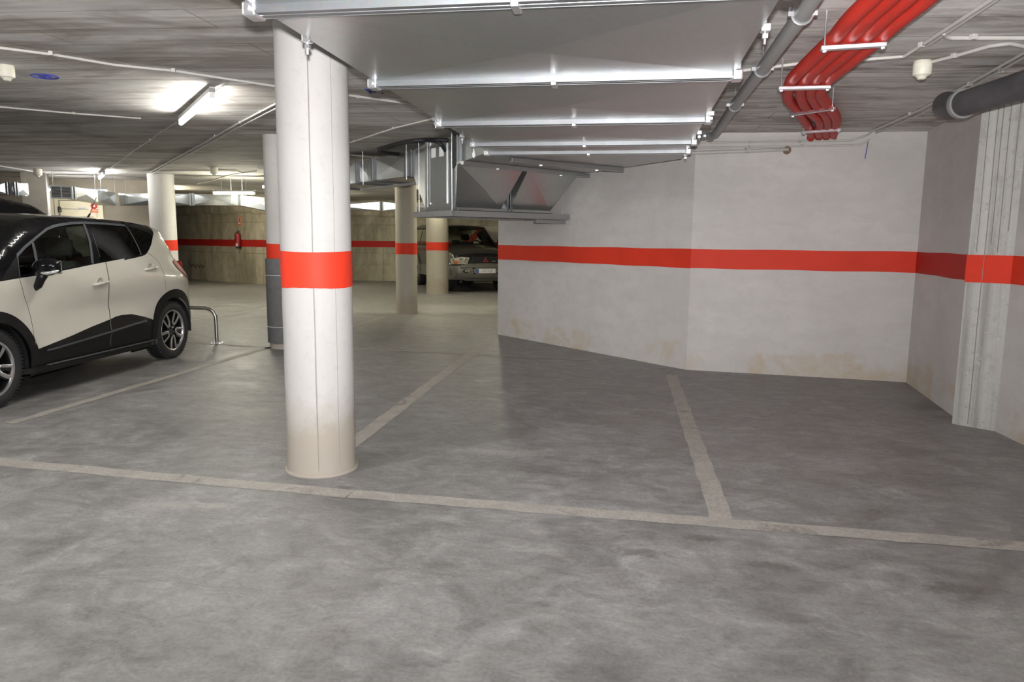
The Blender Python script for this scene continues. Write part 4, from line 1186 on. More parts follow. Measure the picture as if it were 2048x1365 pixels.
def wheel(root, loc, side, r=.33, wd=.205, rim=.236, style='u', name='wheel'):
    e = empty('wheel', loc); e.parent = root
    Mx = Matrix.Rotation(-side * math.pi / 2, 4, 'X')    # local +Z -> outward
    # tyre
    f = BM(); h = wd / 2
    prof = [(rim - .004, -h + .015), (rim + .02, -h + .004), (r - .05, -h), (r - .018, -h + .012), (r - .004, -h + .035)]
    k = 5
    for i in range(k):
        z0 = -h + .038 + (wd - .076) * i / k; z1 = -h + .038 + (wd - .076) * (i + 1) / k
        prof += [(r, z0 + .003), (r, z1 - .008), (r - .008, z1 - .006), (r - .008, z1 - .001)]
    prof += [(r - .004, h - .035), (r - .018, h - .012), (r - .05, h), (rim + .02, h - .004), (rim - .004, h - .015)]
    lathe(f, prof, 64, Mx); ty = obj('tyre', f, M['tyre'], e, smooth=True, angle=35)
    # tread blocks on the shoulders
    f = BM()
    for i in range(64):
        a = 2 * math.pi * i / 64
        for zz in (-h + .03, h - .03):
            box(f, (0, 0, 0), (.004, .05, .03), M=Mx @ Matrix.Rotation(a, 4, 'Z') @ Matrix.Translation((r - .0015, 0, zz)) @ Matrix.Diagonal((1, .30, 1, 1)))
    obj('tread', f, M['tread'], e)
    f = BM(); lathe(f, [(rim - .004, -h + .02), (rim - .02, -h + .05), (rim - .025, h - .05), (rim - .012, h - .03)], 48, Mx); obj('barrel', f, M['rimblack'], e, smooth=True, angle=40)
    f = BM(); lathe(f, [(rim - .022, h - .030), (rim - .018, h - .018), (rim - .004, h - .012), (rim + .001, h - .018)], 64, Mx); obj('rim_lip', f, M['rimsilver'], e, smooth=True, angle=40)
    f = BM(); lathe(f, [(0, h - .085), (.12, h - .09), (rim - .03, h - .12)], 40, Mx); lathe(f, [(.0, h - .036), (.028, h - .036), (.062, h - .045), (.075, h - .085)], 24, Mx)
    if style == 'u':
        for i in range(5):
            a = 2 * math.pi * i / 5 + .3
            for da in (-.18, .20):
                c0 = Vector((.06 * math.cos(a + da * 1.8), .06 * math.sin(a + da * 1.8), h - .062)); c1 = Vector(((rim - .02) * math.cos(a + da), (rim - .02) * math.sin(a + da), h - .045))
                d = c1 - c0; rz = math.atan2(d.y, d.x)
                box(f, (0, 0, 0), (d.length, .042, .03), M=Mx @ Matrix.Translation((c0 + c1) / 2) @ Matrix.Rotation(rz, 4, 'Z'))
        obj('spoke_backing', f, M['rimblack'], e, smooth=True, angle=35)
        for i in range(5):
            a = 2 * math.pi * i / 5 + .3
            def pt2(rr_, aa): return Mx @ Vector((rr_ * math.cos(aa), rr_ * math.sin(aa), h - .026))
            path = [pt2(rim - .022, a + .30), pt2(.16, a + .34), pt2(.095, a + .44), pt2(.078, a + .10), pt2(.105, a - .14), pt2(.17, a - .17), pt2(rim - .022, a - .13)]
            sp_ = spline(path, 5); f = BM(); nrm_ = (Mx.to_3x3() @ Vector((0, 0, 1))).normalized(); rows = []
            for q in range(len(sp_)):
                t = (sp_[min(q + 1, len(sp_) - 1)] - sp_[max(q - 1, 0)]).normalized(); b_ = t.cross(nrm_)
                ww = .012 if q < 12 else .017
                rows.append([f.verts.new(sp_[q] + b_ * ww), f.verts.new(sp_[q] + nrm_ * .006 + b_ * ww * .4), f.verts.new(sp_[q] + nrm_ * .006 - b_ * ww * .4), f.verts.new(sp_[q] - b_ * ww)])
            for q in range(len(rows) - 1):
                for j in range(3): f.faces.new((rows[q][j], rows[q][j + 1], rows[q + 1][j + 1], rows[q + 1][j]))
            bmesh.ops.recalc_face_normals(f, faces=f.faces[:])
            obj('spoke', f, M['rimsilver'], e)
    else:
        for i in range(6):
            a = 2 * math.pi * i / 6; c0 = Vector((.05 * math.cos(a), .05 * math.sin(a), h - .06)); c1 = Vector(((rim - .02) * math.cos(a), (rim - .02) * math.sin(a), h - .04)); d = c1 - c0
            box(f, (0, 0, 0), (d.length, .06, .03), M=Mx @ Matrix.Translation((c0 + c1) / 2) @ Matrix.Rotation(math.atan2(d.y, d.x), 4, 'Z'), bev=.005)
        obj('spoke', f, M['rimsilver'], e, smooth=True, angle=35)
    f = BM()
    for i in range(5):
        a = 2 * math.pi * i / 5; lathe(f, [(0, h - .03), (.008, h - .03), (.008, h - .05)], 8, Mx @ Matrix.Translation((.045 * math.cos(a), .045 * math.sin(a), 0)))
    obj('wheel_bolt', f, M['chrome'], e)
    return e

def seat(root, x, y, z=.42, m=None, tall=1.0):
    f = BM()
    box(f, (x + .22, y, z + .08), (.50, .48, .17), bev=.05)
    box(f, (0, 0, 0), (.13, .48, .64 * tall), M=Matrix.Translation((x - .08, y, z + .42)) @ Matrix.Rotation(-.28, 4, 'Y'), bev=.05)
    o = obj('seat', f, m or M['seat'], root, smooth=True, angle=40)
    f = BM(); box(f, (0, 0, 0), (.11, .27, .19), M=Matrix.Translation((x - .20, y, z + .86 * tall)) @ Matrix.Rotation(-.2, 4, 'Y'), bev=.05)
    for s in (-.06, .06): cyl(f, (x - .17, y + s, z + .70), (x - .20, y + s, z + .82), .006, 8)
    obj('headrest', f, m or M['seat'], root, smooth=True, angle=40)

def circ(cx, cz, r, a0=0, a1=360, n=36): return [(cx + r * math.cos(math.radians(a0 + (a1 - a0) * i / n)), cz + r * math.sin(math.radians(a0 + (a1 - a0) * i / n))) for i in range(n + 1)]
def arch_hole(cx, cz, r): return circ(cx, cz, r, 0, 180, 28) + [(cx - r, -.2), (cx + r, -.2)]

# ---- ivory crossover ------------------------------------------------------
r0 = Vector((-5.165, 7.569, 0)); uu = Vector((.175, -2.600, 0)).normalized()
WB = 2.606; FACE = .865
left = Vector((-uu.y, uu.x, 0))                      # car's left, towards the camera
rootpos = r0 - left * FACE
cap = thing('crossover_car', 'ivory crossover car with gloss black roof parked at the left', 'car', tuple(rootpos), math.atan2(uu.y, uu.x))
top = [(-.50, .30), (-.57, .38), (-.600, .52), (-.600, .66), (-.575, .80), (-.55, .90), (-.53, 1.00), (-.50, 1.08), (-.46, 1.14), (-.40, 1.22), (-.31, 1.34), (-.235, 1.44), (-.205, 1.49), (-.10, 1.515),
       (.1, 1.535), (.4, 1.555), (.8, 1.568), (1.2, 1.572), (1.55, 1.565), (1.80, 1.545), (1.98, 1.51), (2.10, 1.47), (2.35, 1.32), (2.60, 1.165), (2.72, 1.09), (2.85, 1.045), (3.05, 1.00), (3.22, .93), (3.33, .84), (3.39, .72), (3.43, .58), (3.44, .45), (3.40, .32), (3.30, .22)]
bot = [(2.6, .20), (1.3, .215), (0, .22)]
def cplan(x, z):
    w = .889
    if x < .05: w -= .125 * ((.05 - x) / .6) ** 2.6
    if x > 2.75: w -= .17 * ((x - 2.75) / .68) ** 2.2
    c = max(0, .75 - x); w -= .085 * c ** 1.7 * smooth01((z - .84) / .36)
    # shoulder over the rear wheel and hollow in the doors
    w += .020 * math.exp(-((x - .05) / .55) ** 2 - ((z - .93) / .16) ** 2)
    w -= .040 * math.exp(-((x - 1.2) / .85) ** 2) * math.exp(-((z - .70) / .13) ** 2)
    w -= .012 * math.exp(-((x - 2.3) / .35) ** 2) * math.exp(-((z - .85) / .12) ** 2)
    w += .028 * math.exp(-((z - (.42 + (2.075 - x) * .055)) / .05) ** 2) * smooth01((x - .45) / .2) * smooth01((2.15 - x) / .2)
    return w
def ctum(x, z):
    t = max(0, z - .97); l = max(0, .42 - z)
    return .20 * t + .22 * t * t + .12 * l + .02 * max(0, z - .8) ** 1
def crr(x, z):
    if x < -.1 and z < 1.2: return .13
    if x > 2.7: return .15
    return .085
car = Car(cap, top, bot, cplan, ctum, crr); car.paint = M['carcream']
def onb(px_, py_, car=car, off=0.0):
    d = ray(px_, py_); o = Vector((0, 0, HC)) - rootpos
    cosr, sinr = uu.x, uu.y
    def loc(v): return Vector((v.x * cosr + v.y * sinr, -v.x * sinr + v.y * cosr, v.z))
    O = loc(o); D = loc(d); y = .889 + off
    for _ in range(25):
        t = (y - O.y) / D.y; q = O + D * t; y = .5 * y + .5 * (car.plan(q.x, q.z) - car.tumble(q.x, q.z) + off)
    return (q.x, q.z)
Z1 = lambda l: [onb(X / 4.875, 560 + Y / 4.875) for X, Y in l]
Z2 = lambda l: [onb(X / 6.824, 400 + Y / 6.824) for X, Y in l]
Z3 = lambda l: [onb(200 + X / 6.205, 420 + Y / 6.205) for X, Y in l]
belt = Z2([(5, 1115), (265, 1070), (600, 1020), (900, 958), (1280, 880), (1700, 800)]) + Z3([(300, 625), (515, 577), (560, 560), (585, 535), (610, 490), (635, 430), (655, 330), (662, 290)])
black_up = belt + [(belt[-1][0] - .25, 1.9), (3.2, 1.9), (2.78, 1.12), (belt[0][0] + .06, belt[0][1] + .07)]
gtop = Z2([(230, 760), (330, 650), (440, 560), (540, 480), (640, 400), (720, 365), (800, 345), (1000, 320), (1160, 315), (1400, 325), (1700, 350)]) + Z3([(320, 205)])
win_front = Z2([(512, 985), (515, 810), (450, 572), (560, 480), (650, 412), (800, 362), (1000, 338), (1135, 333), (1200, 560), (1248, 862), (900, 940)])
win_quarter = Z2([(285, 1028), (250, 785), (330, 680), (430, 592), (490, 800), (490, 985)])
win_rear = Z2([(1368, 842), (1255, 450), (1235, 342), (1400, 342), (1700, 367)]) + Z3([(318, 222), (400, 360), (440, 430), (498, 560), (300, 602)])
win_q2 = Z3([(372, 215), (500, 250), (600, 292), (650, 335), (630, 420), (600, 485), (572, 530), (530, 556), (482, 450), (430, 330)])
clad = [(2.235, .18)] + Z1([(345, 690), (520, 617), (700, 545), (900, 455), (1075, 385), (1130, 358), (1180, 345), (1280, 335), (1380, 355), (1480, 385)]) + [(.40, .18)]
glowcol = clad
seam_m = M['seam']; pgap = .006
regs = [
 ('rocker_cladding', [(2.30, .15), (2.25, .42)] + clad[1:-1] + [(.40, .48), (.38, .15)], M['plast'], .004),
 ('wheel_arch_trim', circ(0.0, .335, .468, -8, 188, 40) + circ(0.0, .335, .37, 188, -8, 40), M['plast'], .010),
 ('wheel_arch_trim', circ(WB, .335, .462, -8, 188, 40) + circ(WB, .335, .37, 188, -8, 40), M['plast'], .010),
 ('bumper_cladding', [(-.7, .1), (-.43, .1), (-.44, .30), (-.47, .40), (-.7, .46)], M['plast'], .003),
 ('bumper_cladding', [(3.05, .1), (3.6, .1), (3.6, .42), (3.15, .36)], M['plast'], .003),
 ('roof_frame', black_up, M['carblack'], .001),
 ('weather_strip', stroke(gtop, .022), M['trimgrey'], .004),
 ('weather_strip', stroke(Z2([(232, 765), (240, 900), (262, 1068)]), .018), M['trimgrey'], .004),
 ('mirror_sail', Z2([(8, 1112), (60, 1020), (210, 780), (232, 800), (262, 1066)]), M['plast'], .003),
 ('window_glass', win_quarter, M['privacy'], -.003),
 ('window_glass', win_front, M['glass'], -.003),
 ('window_glass', win_rear, M['privacy'], -.003),
 ('window_glass', win_q2, M['privacy'], -.003),
 ('window_pillar', stroke(Z2([(440, 578), (470, 690), (492, 812), (505, 990)]), .028), M['trimgrey'], .003),
 ('window_pillar', stroke(Z2([(1145, 330), (1185, 450), (1222, 560), (1262, 870)]), .030), M['trimgrey'], .003),
 ('weather_strip', stroke(Z2([(1252, 450), (1310, 620), (1358, 780)]), .007), M['trimgrey'], .004),
 ('weather_strip', stroke(Z3([(326, 205), (400, 325), (462, 445), (510, 562)]), .014), M['trimgrey'], .004),
 ('panel_gap', stroke(Z2([(265, 1072)]) + Z1([(205, 40), (230, 140), (270, 260), (300, 370), (320, 470), (335, 570), (345, 670)]), pgap), seam_m, -.002),
 ('panel_gap', stroke(Z2([(1440, 855), (1485, 1130)]) + Z1([(1060, 120), (1055, 200), (1065, 300), (1075, 385), (1080, 480), (1075, 640)]), pgap), seam_m, .006),
 ('panel_gap', stroke(Z3([(595, 535), (660, 580), (735, 650), (770, 740), (805, 870), (818, 985)]), pgap), seam_m, -.002),
 ('fuel_flap_edge', stroke(circ(-.17, .86, .0001, 0, 360, 6), .0001), seam_m, 0),
 ('rear_pillar_trim', stroke([(-.50, 1.08), (-.46, 1.14), (-.40, 1.22), (-.31, 1.34), (-.235, 1.44), (-.205, 1.49)], .07), M['plast'], .002),
 ('cladding_strip', stroke([(2.06, .407), (1.6, .437), (1.17, .466), (.85, .492), (.60, .505)], .016), M['trimgrey'], .007),
 ('tail_lamp', [(-.175, 1.105), (-.19, 1.03), (-.33, .93), (-.48, .90), (-.7, .90), (-.7, 1.14), (-.40, 1.135), (-.25, 1.125)], M['lampred'], .006),
 ('headlamp', [(2.98, .92), (3.10, .80), (3.6, .74), (3.6, .90), (3.15, .955)], M['lampwhite'], .004),
]
regs = [q for q in regs if q[0] != 'fuel_flap_edge']
car.sides(regs, [arch_hole(0.0, .335, .375), arch_hole(WB, .335, .372)])
T = top
def seg(a, b): return T[a:b + 1]
crown_r = lambda x, z: .10
car.loft('rear_bumper', seg(0, 4), M['carcream'], .12); car.loft('tailgate', seg(4, 8), M['carcream'], .11)
car.loft('rear_window', seg(8, 12), M['privacy'], .08); car.loft('roof', seg(12, 20), M['carblack'], lambda x, z: .035)
car.loft('roof_front', seg(20, 21), M['carblack'], .045)
car.loft('windscreen', seg(21, 24), M['screen'], lambda x, z: .05 + .09 * (1.47 - z) / .4); car.loft('bonnet', seg(24, 27), M['carcream'], lambda x, z: .06); car.loft('front_fascia', seg(27, 30), M['carcream'], .10); car.loft('front_bumper', seg(30, 33), M['plast'], .12)
f = BM(); box(f, (3.49, 0, .70), (.05, 1.0, .12), bev=.02); obj('grille', f, M['plast'], cap)
for s in (-1, 1):
    f = BM(); box(f, (-.60, s * .52, 1.02), (.08, .26, .17), bev=.03); obj('tail_lamp', f, M['lampred'], cap)
# under body, wheel housings and cabin
f = BM(); box(f, (1.3, 0, .27), (3.4, 1.30, .10)); box(f, (1.35, 0, .45), (1.75, 1.62, .30)); obj('floor_pan', f, M['plast'], cap)
for cx in (0, WB):
    for s in (-1, 1):
        f = BM()
        R1 = []
        for i in range(21):
            a = math.pi * i / 20 * 1.1 - .157; R1.append([f.verts.new((cx + .375 * math.cos(a), s * y, .335 + .375 * math.sin(a))) for y in (.86, .58)])
        for i in range(20): f.faces.new((R1[i][0], R1[i][1], R1[i + 1][1], R1[i + 1][0]))
        box(f, (cx, s * .57, .42), (.74, .02, .60))
        obj('wheel_housing', f, M['rubber'], cap)
f = BM(); box(f, (2.28, 0, .88), (.50, 1.45, .22), bev=.08); box(f, (-.25, 0, .60), (.5, 1.2, .55)); obj('dashboard', f, M['seat'], cap)
seat(cap, 1.32, .37, m=M['seatgrey']); seat(cap, 1.32, -.37, m=M['seatgrey']); seat(cap, .45, .38); seat(cap, .45, -.38)
f = BM(); c = Vector((1.86, .37, .98)); tube(f, [c + Vector((.06 * math.sin(a), .18 * math.cos(a), .17 * math.sin(a))) for a in [k * math.pi / 12 for k in range(25)]], .014, 8); cyl(f, c, c + Vector((.28, 0, -.12)), .03, 8); obj('steering_wheel', f, M['rubber'], cap)
# side steps
for s in (-1, 1):
    f = BM(); pl = [(.46, .78), (.46, .90), (.56, .925), (2.06, .925), (2.20, .90), (2.28, .84), (2.28, .78)]
    prism(f, [(x, s * y) for x, y in pl], .225, .275); bmesh.ops.bevel(f, geom=[e_ for e_ in f.edges], offset=.008, segments=2, affect='EDGES'); st = obj('side_step', f, M['plast'], cap)
    f = BM(); box(f, (1.27, s * .905, .279), (1.60, .028, .008), bev=.003); obj('step_trim', f, M['galv_bright'], st)
# door handles
for s in (-1, 1):
    for x0_, z0_ in ((1.27, .945), (.40, 1.055)):
        wy = car.W(x0_, z0_) * s
        f = BM(); tube(f, [(x0_ + .115, wy - s * .005, z0_ - .012), (x0_ + .09, wy + s * .022, z0_ - .008), (x0_, wy + s * .026, z0_), (x0_ - .085, wy + s * .022, z0_ + .008), (x0_ - .105, wy - s * .004, z0_ + .010)], .0135, 10); obj('door_handle', f, M['carcream'], cap, smooth=True)
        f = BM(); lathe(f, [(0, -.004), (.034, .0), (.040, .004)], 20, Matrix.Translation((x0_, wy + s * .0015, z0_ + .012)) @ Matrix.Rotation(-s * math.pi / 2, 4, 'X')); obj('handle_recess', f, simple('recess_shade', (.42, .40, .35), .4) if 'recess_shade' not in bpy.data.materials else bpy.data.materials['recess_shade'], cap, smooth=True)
# door mirrors
for s in (-1, 1):
    mt = empty('door_mirror', (2.10, s * .99, 1.13)); mt.parent = cap
    f = BM(); bmesh.ops.create_uvsphere(f, u_segments=28, v_segments=16, radius=1.0)
    for v in f.verts:
        x, y, z = v.co; sx = .085 if x > 0 else .035
        v.co = Vector((sx * x, .132 * y, .078 * z + .012 * y * s)); v.co.y = max(-.125, min(.125, v.co.y))
    obj('mirror_cap', f, M['carblack'], mt, smooth=True)
    f = BM(); box(f, (-.038, 0, .0), (.012, .21, .115), bev=.01); obj('mirror_glass', f, M['chrome'], mt)
    f = BM(); 
    tube(f, spline([(.055, s * -.03, -.045), (.066, s * .04, -.047), (.052, s * .095, -.038), (.02, s * .124, -.028)], 4), .013, 8, radf=lambda i: .014 if 1 < i < 11 else .007); obj('indicator', f, M['lampwhite'], mt, smooth=True)
    f = BM(); tube(f, [(.01, s * -.02, -.05), (.01, s * -.055, -.10), (.0, s * -.09, -.155), (-.0, s * -.13, -.185)], .03, 12, radf=lambda i: (.040, .036, .033, .028)[i]); obj('mirror_stalk', f, M['plast'], mt, smooth=True)
# antenna
f = BM(); cyl(f, (.16, 0, 1.585), (.10, 0, 1.64), .010, 8); cyl(f, (.10, 0, 1.64), (-.03, 0, 1.83), .0035, 6); obj('antenna', f, M['rubber'], cap)
for x in (0.0, WB):
    for s in (-1, 1): wheel(cap, (x, s * (FACE - .1025), .33), s)

# ---- dark off-roader ------------------------------------------------------
rv = Vector((math.cos(YAW), math.sin(YAW), 0)); dvv = Vector((-math.sin(YAW), math.cos(YAW), 0))
ph = math.radians(23); hd = rv * math.sin(ph) - dvv * math.cos(ph)
fc = PD(971, 480, 19.2); fc.z = 0
PWB = 2.78; FRX = PWB + .80
prt = fc - hd * FRX
paj = thing('off_road_car', 'dark boxy off-roader with taupe bumper parked behind the buff columns', 'car', tuple(prt), math.atan2(hd.y, hd.x))
ptop = [(-1.02, .42), (-1.10, .55), (-1.12, .80), (-1.10, 1.10), (-1.07, 1.24), (-1.02, 1.50), (-.97, 1.68), (-.88, 1.76), (-.5, 1.80), (0, 1.815), (.6, 1.82), (1.2, 1.80), (1.50, 1.77), (1.62, 1.74), (1.95, 1.50), (2.30, 1.235), (2.38, 1.19), (2.6, 1.165), (3.0, 1.12), (3.30, 1.06), (3.43, .99), (3.48, .94), (3.50, .84), (3.52, .73), (3.58, .70), (3.60, .60), (3.59, .50), (3.54, .42), (3.46, .34)]
pbot = [(2.8, .34), (1.4, .36), (0, .36)]
def pplan(x, z):
    w = .905
    if x > 2.9: w -= .13 * ((x - 2.9) / .7) ** 2.0
    if x < -.6: w -= .08 * ((-.6 - x) / .5) ** 2
    for cx in (0, PWB): w += .045 * smooth01((.62 - math.hypot(x - cx, z - .40)) / .12) * (1 if z < .98 else 0)
    return w
pc_ = Car(paj, ptop, pbot, pplan, lambda x, z: .24 * max(0, z - 1.12) + .02 * max(0, z - .8), lambda x, z: .06 if z > 1.2 else .09); pc_.paint = M['pajero']
pregs = [
 ('lower_body', [(-1.3, .1), (3.8, .1), (3.8, .70), (3.25, .70), (3.2, .66), (2.32, .66), (.47, .66), (-.47, .66), (-1.3, .66)], M['pajlow'], .006),
 ('wheel_arch_trim', circ(0, .40, .56, 5, 175, 30) + circ(0, .40, .44, 175, 5, 30), M['pajlow'], .02),
 ('wheel_arch_trim', circ(PWB, .40, .56, 5, 175, 30) + circ(PWB, .40, .44, 175, 5, 30), M['pajlow'], .02),
 ('window_frame', [(-.98, 1.22), (2.26, 1.20), (1.62, 1.70), (1.4, 1.735), (-.85, 1.72)], M['plast'], .002),
 ('window_glass', [(1.28, 1.25), (2.10, 1.235), (1.58, 1.66), (1.28, 1.69)], M['screen'], -.002),
 ('window_glass', [(.30, 1.25), (1.20, 1.25), (1.20, 1.69), (.30, 1.69)], M['screen'], -.002),
 ('window_glass', [(-.90, 1.26), (.22, 1.25), (.22, 1.69), (-.80, 1.67)], M['screen'], -.002),
 ('panel_gap', stroke([(1.24, 1.2), (1.24, .45)], .008), M['seam'], 0), ('panel_gap', stroke([(.26, 1.2), (.26, .9), (.50, .6)], .008), M['seam'], 0), ('panel_gap', stroke([(2.22, 1.2), (2.20, .45)], .008), M['seam'], 0),
 ('side_lamp', [(3.28, .90), (3.28, .76), (3.7, .74), (3.7, .93)], M['lampwhite'], .004),
]
pc_.sides(pregs, [arch_hole(0, .40, .44), arch_hole(PWB, .40, .44)], step=.08)
T = ptop
pc_.loft('rear_bumper', seg(0, 2), M['pajlow'], .04); pc_.loft('tailgate', seg(2, 4), M['pajero'], .04); pc_.loft('rear_window', seg(4, 6), M['screen'], .03)
pc_.loft('roof', seg(6, 13), M['pajero'], .035); pc_.loft('windscreen', seg(13, 15), M['screen'], .06); pc_.loft('scuttle', seg(15, 16), M['plast'], .06)
pc_.loft('bonnet', seg(16, 20), M['pajero'], lambda x, z: .07 - .02 * max(0, x - 2.6)); pc_.loft('grille_panel', seg(20, 23), M['plast'], .06); pc_.loft('front_bumper', seg(23, 27), M['pajlow'], .07); pc_.loft('valance', seg(27, 28), M['pajlow'], .07)
f = BM(); tube(f, [(1.60 + .012 * 0, y, 1.745 + .035 * (1 - (y / .72) ** 2)) for y in [(-.72 + 1.44 * k / 16) for k in range(17)]], .016, 8); obj('roof_edge_trim', f, M['galv_bright'], paj, smooth=True)
f = BM(); box(f, (1.3, 0, .42), (4.3, 1.2, .14)); box(f, (1.2, 0, .60), (2.0, 1.66, .30)); box(f, (3.42, 0, .42), (.14, 1.25, .20)); obj('underbody', f, M['plast'], paj)
f = BM(); box(f, (2.15, 0, 1.10), (.45, 1.45, .20), bev=.06); obj('dashboard', f, M['seat'], paj)
for yy in (-.38, .38): seat(paj, 1.05, yy, .60, M['seat']); seat(paj, .15, yy, .42, M['seat'])
f = BM(); c = Vector((1.72, .38, 1.20)); tube(f, [c + Vector((.07 * math.sin(a), .19 * math.cos(a), .17 * math.sin(a))) for a in [k * math.pi / 10 for k in range(21)]], .015, 8); obj('steering_wheel', f, M['rubber'], paj)
fx = 3.555
for s in (-1, 1):
    hl = empty('headlamp', (fx, s * .63, .84)); hl.parent = paj
    f = BM(); pts_ = [(s * a, b) for a, b in ((-.19, .085), (.02, .10), (.20, .075), (.23, .0), (.21, -.075), (-.13, -.085))]
    vs = [Vector((.0 - .12 * max(0, abs(y + s * .63) - .55), y, z)) for y, z in pts_]; bk = [p - Vector((.10, 0, 0)) for p in vs]
    va = [f.verts.new(p) for p in vs]; vb = [f.verts.new(p) for p in bk]; f.faces.new(va); f.faces.new(vb)
    for i in range(6): f.faces.new((va[i], va[(i + 1) % 6], vb[(i + 1) % 6], vb[i]))
    bmesh.ops.recalc_face_normals(f, faces=f.faces[:]); obj('lens', f, M['lampwhite'], hl)
    for dy in (-.09, .04): 
        f = BM(); lathe(f, [(0, .004), (.045, .010), (.062, .018), (.066, .010)], 20, Matrix.Translation((-.008, s * dy, .01)) @ Matrix.Rotation(math.pi / 2, 4, 'Y')); obj('reflector', f, M['chrome'], hl, smooth=True)
    f = BM(); box(f, (-.018, s * .17, -.035), (.05, .11, .075), bev=.012); obj('indicator', f, M['amber'], hl)
    fl_ = empty('fog_lamp', (3.625, s * .52, .575)); fl_.parent = paj
    f = BM(); lathe(f, [(0, 0), (.085, .0), (.095, -.02)], 24, Matrix.Rotation(math.pi / 2, 4, 'Y') @ Matrix.Diagonal((.62, 1.25, 1, 1))); obj('surround', f, M['plast'], fl_, smooth=True)
    for dy in (-.045, .045): 
        f = BM(); lathe(f, [(0, .012), (.025, .012), (.034, .0)], 16, Matrix.Translation((.006, dy, 0)) @ Matrix.Rotation(math.pi / 2, 4, 'Y')); obj('lamp', f, M['chrome'] if s * dy < 0 else M['frame_grey'], fl_, smooth=True)
    mt = empty('door_mirror', (2.08, s * 1.02, 1.31)); mt.parent = paj
    f = BM(); box(f, (0, 0, .0), (.10, .17, .22), bev=.035); cyl(f, (.0, -s * .16, -.07), (.0, -s * .04, -.05), .03, 8); obj('mirror_housing', f, M['plast'], mt, smooth=True, angle=50)
    f = BM(); tube(f, [(3.50, s * .37, .93), (3.54, s * .28, .76)], .012, 8); obj('grille_edge', f, M['pajlow'], paj)
gr = empty('grille', (3.565, 0, .85)); gr.parent = paj
f = BM(); box(f, (-.02, 0, 0), (.05, .72, .19), bev=.01); obj('backing', f, M['rubber'], gr)
for z in (-.06, -.005, .05): f = BM(); box(f, (.008, 0, z), (.014, .70, .012)); obj('slat', f, M['plast'], gr)
f = BM()
for k in range(3):
    a = math.pi / 2 + k * 2 * math.pi / 3; c = Vector((0, math.cos(a) * .045, math.sin(a) * .045)); d1 = Vector((0, math.cos(a), math.sin(a))); d2_ = Vector((0, -math.sin(a), math.cos(a)))
    q = [c + d1 * .045, c + d2_ * .024, c - d1 * .045, c - d2_ * .024]; q = [p + Vector((.022, 0, 0)) for p in q]
    hull8(f, q + [p + Vector((.006, 0, 0)) for p in q])
obj('emblem', f, simple('emblem_red', (.45, .04, .05), .3), gr)
f = BM()
for k, (a, b) in enumerate(((-.30, .02), (-.275, .02), (-.25, .006), (-.225, .02))): box(f, (.022, a + .50, -.02), (.004, b, .022))
o = obj('badge', f, M['zinc'], gr)
# bumper opening and number plate
f = BM(); box(f, (3.60, 0, .575), (.10, .80, .16), bev=.01); obj('lower_grille', f, M['rubber'], paj)
for z in (.545, .605): f = BM(); box(f, (3.652, 0, z), (.012, .78, .010)); obj('grille_bar', f, M['zinc'], paj)
for s in (-1, 1): f = BM(); tube(f, [(3.655, s * .41, .665), (3.655, s * .385, .485)], .014, 8); obj('grille_surround', f, M['pajlow'], paj)
for z, n_ in ((.672, 'bumper_lip'), (.483, 'bumper_lip')): f = BM(); box(f, (3.64, 0, z), (.04, 1.45 if z > .6 else .84, .024), bev=.006); obj(n_, f, M['pajlow'], paj)
pl_ = empty('number_plate', (3.668, .0, .575)); pl_.parent = paj
f = BM(); box(f, (0, 0, 0), (.008, .52, .115), bev=.003); obj('plate', f, M['paper'], pl_)
f = BM(); box(f, (.0045, -.24, 0), (.004, .04, .105)); obj('country_strip', f, M['plateblue'], pl_)
cu = bpy.data.curves.new('plate_text', 'FONT'); cu.body = '0231 CJP'; cu.size = .095; cu.extrude = .001; cu.align_x = 'CENTER'; cu.align_y = 'CENTER'
o_ = bpy.data.objects.new('tmp', cu); C.objects.link(o_); dg = bpy.context.evaluated_depsgraph_get(); me = bpy.data.meshes.new_from_object(o_.evaluated_get(dg)); bpy.data.objects.remove(o_)
me.materials.clear(); me.materials.append(simple('plate_ink', (.30, .29, .27), .6)); o_ = bpy.data.objects.new('characters', me); C.objects.link(o_); o_.parent = pl_; o_.location = (.0055, .02, 0); o_.rotation_euler = (math.pi / 2, 0, math.pi / 2); o_.scale = (.86, 1, 1)
for x in (0.0, PWB):
    for s in (-1, 1): wheel(paj, (x, s * .77, .385), s, .385, .265, .225, 'six')
for cx in (0, PWB):
    for s in (-1, 1): f = BM(); box(f, (cx, s * .60, .56), (.86, .02, .62)); box(f, (cx, s * .71, .86), (.86, .24, .02)); obj('wheel_housing', f, M['rubber'], paj)

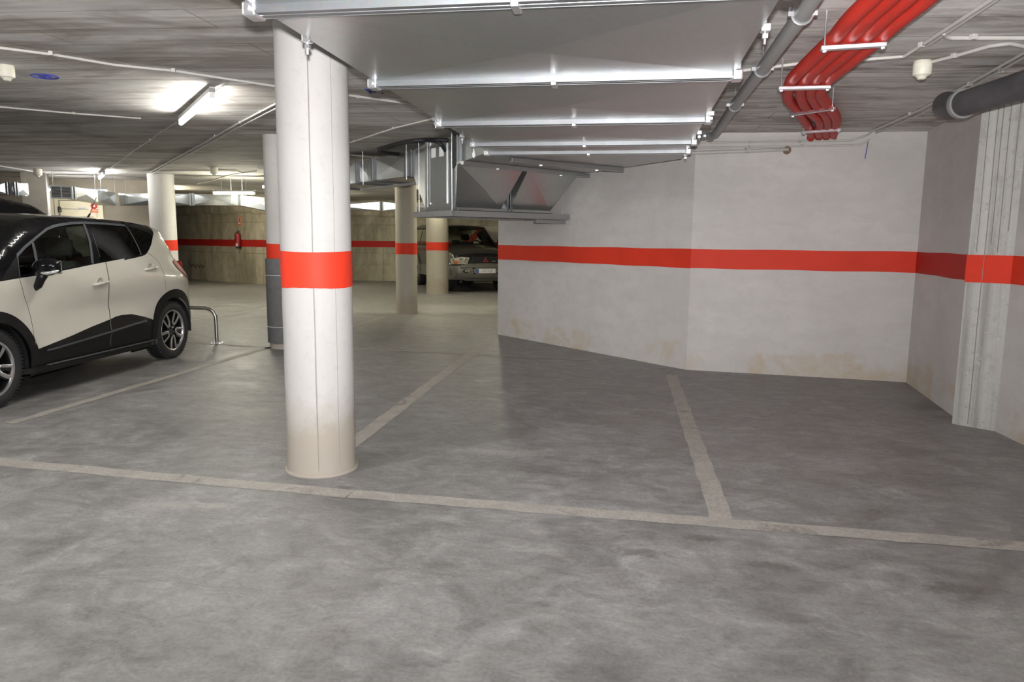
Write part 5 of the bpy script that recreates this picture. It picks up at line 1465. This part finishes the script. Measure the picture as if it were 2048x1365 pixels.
# ---- navy people carrier behind the ivory car -----------------------------
vn = PD(86, 480, 9.75); vn.z = 0
van = thing('people_carrier', 'navy blue car whose glossy roof shows behind the ivory car', 'car', (vn.x - .45, vn.y - .60, 0), math.radians(-90))
vtop = [(-.66, .32), (-.72, .45), (-.74, .75), (-.72, 1.05), (-.66, 1.30), (-.56, 1.55), (-.42, 1.71), (-.20, 1.79), (.2, 1.845), (.7, 1.875), (1.3, 1.875), (1.8, 1.83), (2.15, 1.72), (2.7, 1.30), (2.95, 1.12), (3.4, 1.00), (3.62, .84), (3.68, .6), (3.66, .4), (3.55, .28)]
vc = Car(van, vtop, [(2.7, .26), (1.3, .26), (0, .26)], lambda x, z: .92 - (.12 * ((-.1 - x) / .6) ** 2 if x < -.1 else 0) - (.15 * ((x - 2.9) / .8) ** 2 if x > 2.9 else 0), lambda x, z: .22 * max(0, z - 1.05), lambda x, z: .13); vc.paint = M['navy']
vregs = [('window_glass', [(-.42, 1.15), (.55, 1.10), (.55, 1.60), (-.22, 1.62)], M['privacy'], -.002), ('window_glass', [(.62, 1.10), (1.45, 1.08), (1.45, 1.60), (.62, 1.60)], M['privacy'], -.002), ('window_glass', [(1.52, 1.08), (2.55, 1.06), (1.98, 1.54), (1.52, 1.60)], M['glass'], -.002),
         ('wheel_arch_trim', circ(0, .34, .43, 0, 180, 24) + circ(0, .34, .37, 180, 0, 24), M['plast'], .006), ('wheel_arch_trim', circ(2.8, .34, .43, 0, 180, 24) + circ(2.8, .34, .37, 180, 0, 24), M['plast'], .006), ('panel_gap', stroke([(1.48, 1.06), (1.48, .35)], .007), M['seam'], 0), ('panel_gap', stroke([(.58, 1.06), (.50, .5)], .007), M['seam'], 0)]
vc.sides(vregs, [arch_hole(0, .34, .37), arch_hole(2.8, .34, .37)], step=.08); T = vtop
vc.loft('rear_bumper', seg(0, 2), M['navy'], .08); vc.loft('tailgate', seg(2, 4), M['navy'], .08); vc.loft('rear_window', seg(4, 6), M['privacy'], .08); vc.loft('roof', seg(6, 12), M['navy'], .05); vc.loft('windscreen', seg(12, 14), M['screen'], .08); vc.loft('bonnet', seg(14, 16), M['navy'], .06); vc.loft('front_bumper', seg(16, 19), M['navy'], .10)
f = BM(); box(f, (1.4, 0, .36), (3.9, 1.25, .16)); obj('underbody', f, M['plast'], van)
seat(van, 1.5, .38, .6); seat(van, 1.5, -.38, .6)
for x in (0.0, 2.8):
    for s in (-1, 1): wheel(van, (x, s * .80, .335), s, .335, .205, .22, 'six')
